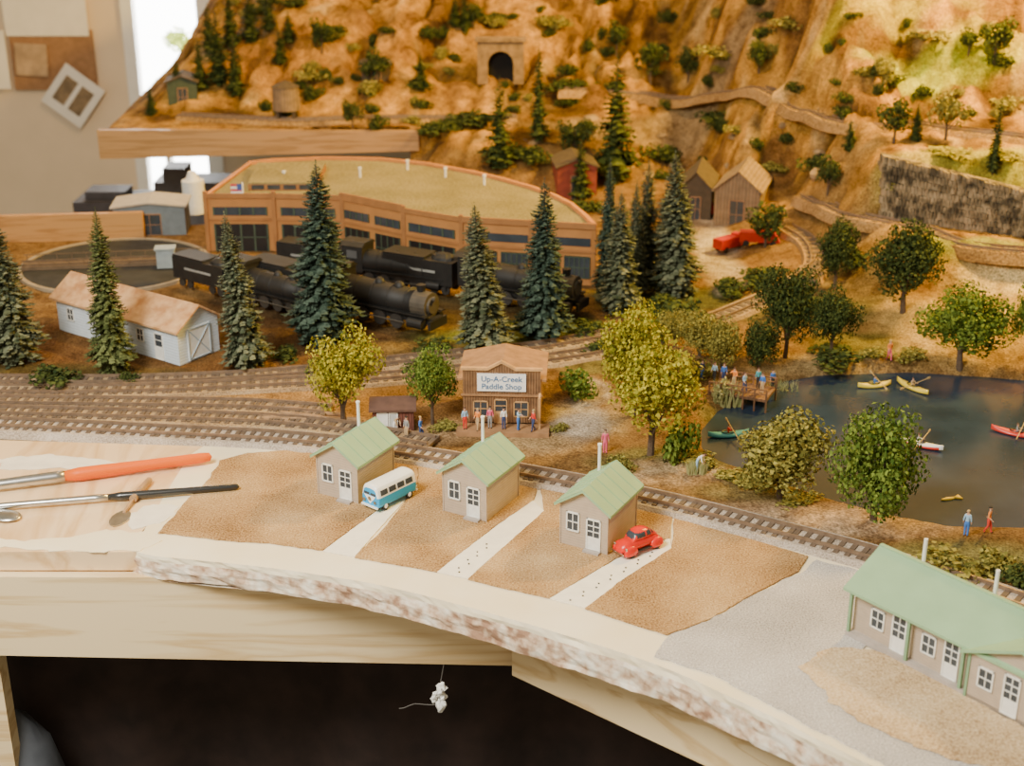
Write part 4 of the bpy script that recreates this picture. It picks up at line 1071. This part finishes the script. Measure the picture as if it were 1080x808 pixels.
top(m.obj('fish',M('yellow_fish',(.85,.62,.05),.5,.1,20),loc=p,rot=.3,smooth=True),'small yellow fish shape at the water surface','fish')

random.seed(3)
for (px,py) in [(318,438),(330,441),(342,436),(300,442),(355,442),(322,433),(285,440)]:
    p=gp(px,py,.016); a=R(-.4,.2); d=Vector((math.cos(a),math.sin(a),0))*.115
    m=MB(); m.cyl(-d,d,.014,.012,n=10)
    top(m.obj('log',M('log_brown',(.3,.18,.09),.9,.3,30),loc=p),'short brown log lying beside the yard tracks','log','log pile')
# ------------------------------------------------------------------ vehicles
def ringsq(x,hw,z0,z1,ex=4,n=24,topn=1.0):
    out=[]
    for i in range(n):
        t=2*math.pi*(i+.5)/n; c,s=math.cos(t),math.sin(t)
        y=math.copysign(abs(c)**(2/ex),c)*hw; zz=math.copysign(abs(s)**(2/ex),s); z=(z0+z1)/2+(z1-z0)/2*zz
        if zz>0: y*=1-(1-topn)*zz
        out.append((x,y,z))
    return out
tire=M('tire_rubber',(.02,.02,.02),.8,.2,40)
def wheels(e,xs,y,r,hub):
    for x in xs:
        for s in (-1,1):
            m=MB(); m.cyl((x,s*(y-.009),r),(x,s*(y+.003),r),r,n=18,mi=0); m.cyl((x,s*(y+.003),r),(x,s*(y+.0055),r),r*.55,r*.4,n=14,mi=1); m.obj('wheel',[tire,hub],e)
yaw=math.radians(50)
p=gp(411,532)
vb=M('van_blue',(.015,.36,.72),.35,.03,10); vw=M('van_white',(.92,.92,.88),.3,.03,10)
e=empty('van',(p.x,p.y+.02,.008),yaw,'classic blue and white camper van parked on the driveway','van'); e.scale=(.92,1.0,1.02)
L=.27
half=[(.0,.020),(.044,.020),(.052,.026),(.0545,.036),(.055,.052),(.0545,.0705),(.0535,.0725),(.050,.090),(.046,.106),(.040,.116),(.028,.122),(.0,.1245)]
prof=half+[(-y,z) for y,z in half[-2:0:-1]]
m=MB(); rings=[]
for f,k,dz in [(-1,.80,.70),(-.985,.90,.86),(-.95,.97,.95),(-.86,1,1),(0,1,1),(.86,1,1),(.95,.97,.96),(.985,.90,.88),(1,.80,.72)]:
    rings.append([(f*L/2,y*k,z if z<.0726 else .0725+(z-.0725)*dz) for y,z in prof])
m.loft(rings,mifn=lambda c:0 if c.z<.0713 else 1); m.obj('body',[vb,vw],e,smooth=False)
for s in (-1,1):
    for k in range(4):
        x0=-.115+.058*k; m=MB(); y=.0535
        m.hexa([(x0,s*(y-.006),.079),(x0+.046,s*(y-.006),.079),(x0+.046,s*(y+.001),.079),(x0,s*(y+.001),.079),(x0,s*(y-.011),.102),(x0+.046,s*(y-.011),.102),(x0+.046,s*(y-.004),.102),(x0,s*(y-.004),.102)])
        m.obj('side_window',glass,e)
for x0 in (-1,1):
    for s in (-1,1):
        m=MB(); xx=x0*(L/2-.001); y0,y1=s*.003,s*.036
        m.hexa([(xx-.003,y0,.077),(xx-.003,y1,.077),(xx+.003,y1,.077),(xx+.003,y0,.077),(xx-.003-x0*.004,y0,.099),(xx-.003-x0*.004,y1,.099),(xx+.003-x0*.004,y1,.099),(xx+.003-x0*.004,y0,.099)])
        m.obj('windshield' if x0<0 else 'rear_window',glass,e)
    m=MB(); xx=x0*(L/2+.004); m.box(xx-.004,xx+.004,-.05,.05,.020,.028); m.obj('bumper',vw,e)
m=MB(); xx=-L/2-.0015; m.add([(xx,-.036,.074),(xx,.036,.074),(xx,.0,.034),(xx+.004,-.036,.074),(xx+.004,.036,.074),(xx+.004,0,.034)],[(0,1,2),(5,4,3),(0,2,5,3),(1,4,5,2),(0,3,4,1)]); m.obj('front_panel',vw,e)
m=MB(); m.cyl((xx,0,.060),(xx-.003,0,.060),.010,n=18); m.obj('badge',metal,e)
for s in (-1,1): 
    m=MB(); m.cyl((xx+.004,s*.034,.048),(xx-.004,s*.034,.048),.008,n=14); m.obj('headlight',metal,e)
wheels(e,(-.083,.083),.050,.021,vw)
# rounded red car: smooth shell with domed cabin and round fenders
A=gp(656,590);B=gp(690,577)
yaw=math.atan2(B.y-A.y,B.x-A.x)
e=empty('car',((A.x+B.x)/2,(A.y+B.y)/2+.02,.008),yaw,'small rounded red car parked beside a cottage','car')
red=M('car_red',(.75,.018,.005),.28,.03,10)
L=.225
ztp=[(-1,.034),(-.93,.050),(-.8,.061),(-.6,.068),(-.3,.071),(0,.072),(.35,.072),(.6,.066),(.8,.055),(.93,.043),(1,.030)]
wtp=[(-1,.013),(-.93,.026),(-.8,.033),(-.6,.037),(-.3,.040),(.3,.040),(.6,.037),(.8,.031),(.93,.023),(1,.012)]
m=MB(); rings=[ringsq((-1+2*i/30)*L/2,interp(wtp,-1+2*i/30),.018,interp(ztp,-1+2*i/30),2.6,32,.88) for i in range(31)]
m.loft(rings); m.obj('body',red,e,smooth=True)
for x in (-.072,.072):
    for s in (-1,1):
        m=MB(); m.ell((x,s*.038,.022),.037,.016,.031,18,12,zmin=-.3); m.obj('fender',red,e,smooth=True)
czp=[(-.5,.064),(-.44,.078),(-.34,.094),(-.2,.103),(0,.106),(.2,.103),(.4,.094),(.6,.079),(.8,.060)]
cwp=[(-.5,.028),(-.4,.033),(0,.036),(.3,.035),(.6,.028),(.8,.018)]
m=MB(); rings=[ringsq((-.5+1.3*i/34)*L/2,interp(cwp,-.5+1.3*i/34),.055,interp(czp,-.5+1.3*i/34),2.6,60,.88) for i in range(35)]
def cmat(c):
    if c.z>.0955 or c.z<.075: return 1
    if c.x>.062 or abs(c.x-.012)<.003 or abs(c.x-.046)<.003: return 1
    if c.x<-.036 and abs(c.y)>.027: return 1
    return 0
m.loft(rings,mifn=cmat); m.obj('cabin',[glass,red],e,smooth=True)
for x0 in (-1,1): m=MB(); m.box(x0*(L/2+.003)-.003,x0*(L/2+.003)+.003,-.038,.038,.020,.026); m.obj('bumper',metal,e)
for s in (-1,1): m=MB(); m.ell((-L/2+.014,s*.038,.044),.006,.007,.007,10,6); m.obj('headlight',metal,e)
for s in (-1,1): m=MB(); m.box(-.05,.05,s*.042-.004,s*.042+.004,.018,.024); m.obj('running_board',black,e)
wheels(e,(-.072,.072),.043,.019,metal)

# ------------------------------------------------------------------ background structures
gr=M('grey_brown_boards',(.26,.17,.09),.85,.2,20,bump=.4,wave=1,wdir='X',wscale=12)
darkw=M('dark_boards',(.08,.055,.03),.85,.2,20)
redb=M('barn_red',(.22,.04,.02),.8,.2,20)
def bld(px,py,yaw,w,d,h,rh,wall,roof,lab,axis='y'):
    p=hit(px,py); p.z-=.01
    e=gable(p,math.radians(yaw),w,d,h,rh,wall,roof,'trackside_building',lab,'building',axis=axis)
    panel('F',w,w*.35,.01,w*.3,h*.7,2,2,e,'door',dkw,glass)
    return e
bld(716,232,-12,.24,.5,.26,.12,darkw,darkw,'dark gabled barn with wooden door on the hillside')
bld(752,240,-18,.34,.5,.30,.14,gr,gr,'grey-brown gabled wooden mill building')
bld(588,212,5,.32,.4,.28,.06,redb,darkw,'dark red trackside building behind the engine shed')
bld(178,112,8,.26,.3,.22,.05,M('dark_green_wall',(.05,.07,.04),.8,.2,20),darkw,'dark green hut at the mountain edge')
bld(382,92,5,.26,.2,.2,.04,darkw,darkw,'dark wooden mine building on the slope')
bld(122,250,6,.52,.3,.22,.03,M('blue_grey_wall',(.18,.21,.22),.7,.1,20),M('pale_grey_roof',(.42,.37,.30),.7,.1,20),'blue-grey box building by the rear edge')
p=hit(303,128); e=empty('water_tank',p,0,'brown wooden water tank on trestle legs','water tank')
MB().cyl((0,0,.10),(0,0,.30),.12,.115,n=20).obj('tank',gr,e)
MB().cyl((0,0,.30),(0,0,.35),.125,.01,n=20).obj('tank_roof',darkw,e)
for x,y in ((-.07,-.07),(.07,-.07),(.07,.07),(-.07,.07)): MB().box(x-.012,x+.012,y-.012,y+.012,-.03,.10).obj('leg',darkw,e)
def truck(px,py,yaw,lab):
    p=hit(px,py); e=empty('truck',p,math.radians(yaw),lab,'truck'); rd=M('truck_red',(.45,.02,.012),.4,.1,20)
    m=MB(); m.box(-.14,.04,-.045,.045,.03,.10); m.obj('cargo_body',rd,e)
    m=MB(); m.hexa([(.045,-.042,.03),(.15,-.042,.03),(.15,.042,.03),(.045,.042,.03),(.045,-.04,.11),(.10,-.04,.11),(.10,.04,.11),(.045,.04,.11)]); m.obj('cab',rd,e)
    MB().box(.06,.09,-.0435,.0435,.075,.10).obj('cab_window',glass,e)
    wheels(e,(-.09,.1),.042,.022,tire)
truck(738,226,-60,'red toy truck parked by the dark barn');truck(770,264,40,'red fire truck parked beside the mill');truck(800,260,-10,'red truck beside the trees')
p=hit(527,84)
e=empty('tunnel_portal',(p.x-.2,p.y-.10,p.z-.04),0,'brown stone tunnel portal with dark arched opening','tunnel')
st=M('portal_stone',(.24,.15,.07),.9,.3,18,bump=.6)
m=MB(); w2=.42; hh=.38
arc=[(w2/2+.115*math.cos(t),.18+.115*math.sin(t)) for t in [math.pi*i/12 for i in range(13)]]
pts=[(w2/2+.115,0)]+arc+[(w2/2-.115,0),(0,0),(0,hh),(w2,hh),(w2,0)]
k=len(pts); vs=[(x,0,z) for x,z in pts]+[(x,.12,z) for x,z in pts]
m.add(vs,[tuple(range(k)),tuple(range(k,2*k))[::-1]]+[(i,k+i,k+(i+1)%k,(i+1)%k) for i in range(k)]); m.box(-.02,w2+.02,-.02,.12,hh,hh+.03)
m.obj('stone_face',st,e)
MB().box(.05,.37,.10,.118,0,.34).obj('tunnel_shade_panel',M('tunnel_black',(.006,.005,.004),.95,.2,10),e)  # flat black panel standing in for the shade inside the tunnel
stone=speckle('stone_blocks',[(.07,.055,.035),(.19,.145,.085),(.33,.25,.15)],scale=16,bump=1.0,big=8)
A=hit(926,226);B=hit(1085,252)
m=MB(); n=40
for i in range(n):
    f0,f1=i/n,(i+1)/n
    hh=.42-.14*f0
    for r in range(8):
        z0=A.z-.03+hh*r/8; z1=A.z-.03+hh*(r+1.02)/8; sh=(.5/n if r%2 else 0)
        P=A.lerp(B,f0+sh);Q=A.lerp(B,f1+sh); o=R(0,.03); o2=R(0,.03)
        P.y-=.02-.008*r;Q.y-=.02-.008*r; j1=R(-.008,.008)
        m.hexa([(P.x,P.y-o,z0),(Q.x,Q.y-o2,z0),(Q.x,Q.y+.12,z0),(P.x,P.y+.12,z0),(P.x+.004,P.y-o*.7,z1+j1),(Q.x-.004,Q.y-o2*.7,z1+j1),(Q.x,Q.y+.12,z1),(P.x,P.y+.12,z1)])
top(m.obj('retaining_wall',stone),'dark stacked stone retaining wall beneath the grassy ledge','stonework')  # retaining wall of stacked stones holding up the ledge
# objects behind the layout
p=yp(206,224,11.2); e=empty('bottle',(p.x,p.y,p.z),0,'white plastic bottle standing behind the layout','bottle')
MB().cyl((0,0,0),(0,0,.27),.09,n=20).obj('body',white,e,smooth=False); MB().cyl((0,0,.27),(0,0,.34),.06,.03,n=16).obj('cap',white,e)
p=yp(120,222,13.5); m=MB(); m.box(p.x-.4,p.x+.5,p.y,p.y+.5,p.z-.3,p.z+.08); m.box(p.x-.3,p.x+.1,p.y+.1,p.y+.4,p.z+.08,p.z+.16); 
top(m.obj('storage_box',M('dark_box',(.05,.045,.05),.6,.2,10)),'dark plastic box stacked behind the layout','box')
q=yp(196,214,13.4); m=MB(); m.box(q.x-.3,q.x+.45,13.4,13.8,q.z-.3,q.z+.2); m.box(q.x-.2,q.x+.02,13.4,13.7,q.z+.2,q.z+.34)
top(m.obj('storage_box',M('grey_box',(.12,.11,.11),.6,.2,10)),'grey storage box standing before the window','box')
m=MB(); m.box(p.x-.6,p.x+1.3,11.2,14.2,p.z-.35,p.z-.3)
top(m.obj('side_table',M('table_brown',(.20,.12,.07),.6,.2,10)),'low brown table behind the layout holding boxes','table')

# ------------------------------------------------------------------ room
YW=17.0
wallm=M('cream_wall',(.78,.62,.43),.9,.04,2)
a=yp(136,0,YW).x; b=yp(212,0,YW).x; zb=yp(170,206,YW).z; zt=3.2
m=MB(); m.box(-11,a,YW,YW+.2,-7,8); m.box(b,11,YW,YW+.2,-7,8); m.box(a,b,YW,YW+.2,-7,zb); m.box(a,b,YW,YW+.2,zt,8)
o=m.obj('wall_back',wallm); o['kind']='structure'
m=MB(); xm=a+(b-a)*.36
for (x0,x1,z0,z1) in ((a-.10,a+.04,zb-.1,zt+.1),(b-.06,b+.12,zb-.1,zt+.1),(a,b,zb-.1,zb+.06),(a,b,zt-.06,zt+.1),(xm-.03,xm+.03,zb,-.55),(a,b,-.62,-.5)):
    m.box(x0,x1,YW-.06,YW+.1,z0,z1)
o=m.obj('window_1',M('window_white',(.85,.82,.75),.5,.03,10)); o['kind']='structure'
m=MB(); m.box(-11,11,-6,YW,-7.1,-7); o=m.obj('floor',M('dark_floor',(.03,.025,.022),.8,.3,2)); o['kind']='structure'
sky=bpy.data.materials.new('bright_overcast_sky'); sky.use_nodes=True; nt=sky.node_tree; nt.nodes.clear()
em=nt.nodes.new('ShaderNodeEmission'); em.inputs[0].default_value=(1,.99,.95,1); em.inputs[1].default_value=14; ot=nt.nodes.new('ShaderNodeOutputMaterial'); nt.links.new(em.outputs[0],ot.inputs[0])
m=MB(); m.box(-9,-1,21,21.05,-8,6); top(m.obj('outdoor_sky',sky),'bright overcast daylight outside the window','sky')
LM['garden']=leafmat('sunlit_garden_leaves',(.25,.42,.06),(.65,.8,.25)); DESC['garden']='sunlit green'
for (px,py,s) in ((188,34,.36),(174,80,.30),(160,118,.34),(192,96,.4)):
    p=yp(px,py,18.6); fm,_=template('shrub','garden',2); o=link('garden_bush',fm,None,(p.x,p.y,p.z-.25)); o.scale=(s*1.6,s,s*1.4); top(o,'sunlit green garden foliage outside the window','bush')
p0=yp(8,32,YW-.06);p1=yp(103,95,YW-.06)
m=MB(); m.box(p0.x,p1.x,YW-.06,YW-.01,p1.z,p0.z); top(m.obj('cork_board',M('cork',(.32,.17,.08),.9,.15,14)),'brown cork pin board hung on the cream wall','pin board')
def paper(x0,y0,x1,y1,rot,mat,lab,inner=None,dy=0):
    q0=yp(x0,y0,YW-.07-dy);q1=yp(x1,y1,YW-.07-dy); c=(q0+q1)/2; w=abs(q1.x-q0.x)/2;h=abs(q1.z-q0.z)/2
    m=MB(); m.box(-w,w,-.004,.004,-h,h); o=m.obj('paper_sheet',mat,loc=c); o.rotation_euler=(0,math.radians(rot),0); top(o,lab,'paper')
    if inner:
        m=MB(); m.box(-w*.7,w*.7,-.008,-.004,-h*.6,h*.6,0); m.box(-w*.1,w*.1,-.009,-.008,-h*.6,h*.6,1); m.obj('printed_picture',[inner,mat],o)
pp=M('paper_white',(.84,.78,.68),.7,.04,5)
paper(0,-10,94,38,0,pp,'large white paper sheet pinned above the cork board')
paper(-60,32,12,94,0,pp,'white paper sheet at the side of the cork board',dy=.02)
paper(14,46,52,80,3,M('photo_brown',(.42,.28,.16),.6,.3,6),'brown printed picture pinned on the cork board',dy=.02)
paper(50,76,104,126,38,pp,'tilted white printed photo sheet pinned below the board',M('photo_dark',(.22,.15,.08),.6,.4,8),dy=.04)

# ------------------------------------------------------------------ lights
w=bpy.data.worlds.new('World'); bpy.context.scene.world=w; w.use_nodes=True
bg=w.node_tree.nodes['Background']; bg.inputs[0].default_value=(1.0,.86,.62,1); bg.inputs[1].default_value=.52
def area(name,loc,tgt,size,energy,color,sy=None):
    l=bpy.data.lights.new(name,'AREA'); l.energy=energy; l.color=color; l.size=size
    if sy: l.shape='RECTANGLE'; l.size_y=sy
    o=bpy.data.objects.new(name,l); COL.objects.link(o); o.location=loc
    o.rotation_euler=(Vector(tgt)-Vector(loc)).to_track_quat('-Z','Y').to_euler(); return o
area('room_daylight',(-3.2,2.0,5.0),(.2,5.0,0),2.4,860,(1,.96,.86))
area('ceiling_lamp',(5.2,9.6,5.0),(2.8,12.0,.9),.8,1500,(1,.60,.07))
area('ceiling_lamp',(-1.6,10.2,5.6),(-.2,13,.5),1.0,260,(1,.58,.20))
area('window_daylight',((a+b)/2,YW+1.2,1.0),(0,9,0),2.0,260,(.95,.98,1),4)

cam=bpy.data.cameras.new('Camera'); co=bpy.data.objects.new('Camera',cam); COL.objects.link(co)
co.location=(0,0,H); co.rotation_euler=(math.radians(90)-PIT,0,0)
cam.sensor_width=36; cam.lens=F/1080*36; cam.clip_end=100
cam.dof.use_dof=True; cam.dof.focus_distance=6.4; cam.dof.aperture_fstop=1.7
bpy.context.scene.camera=co
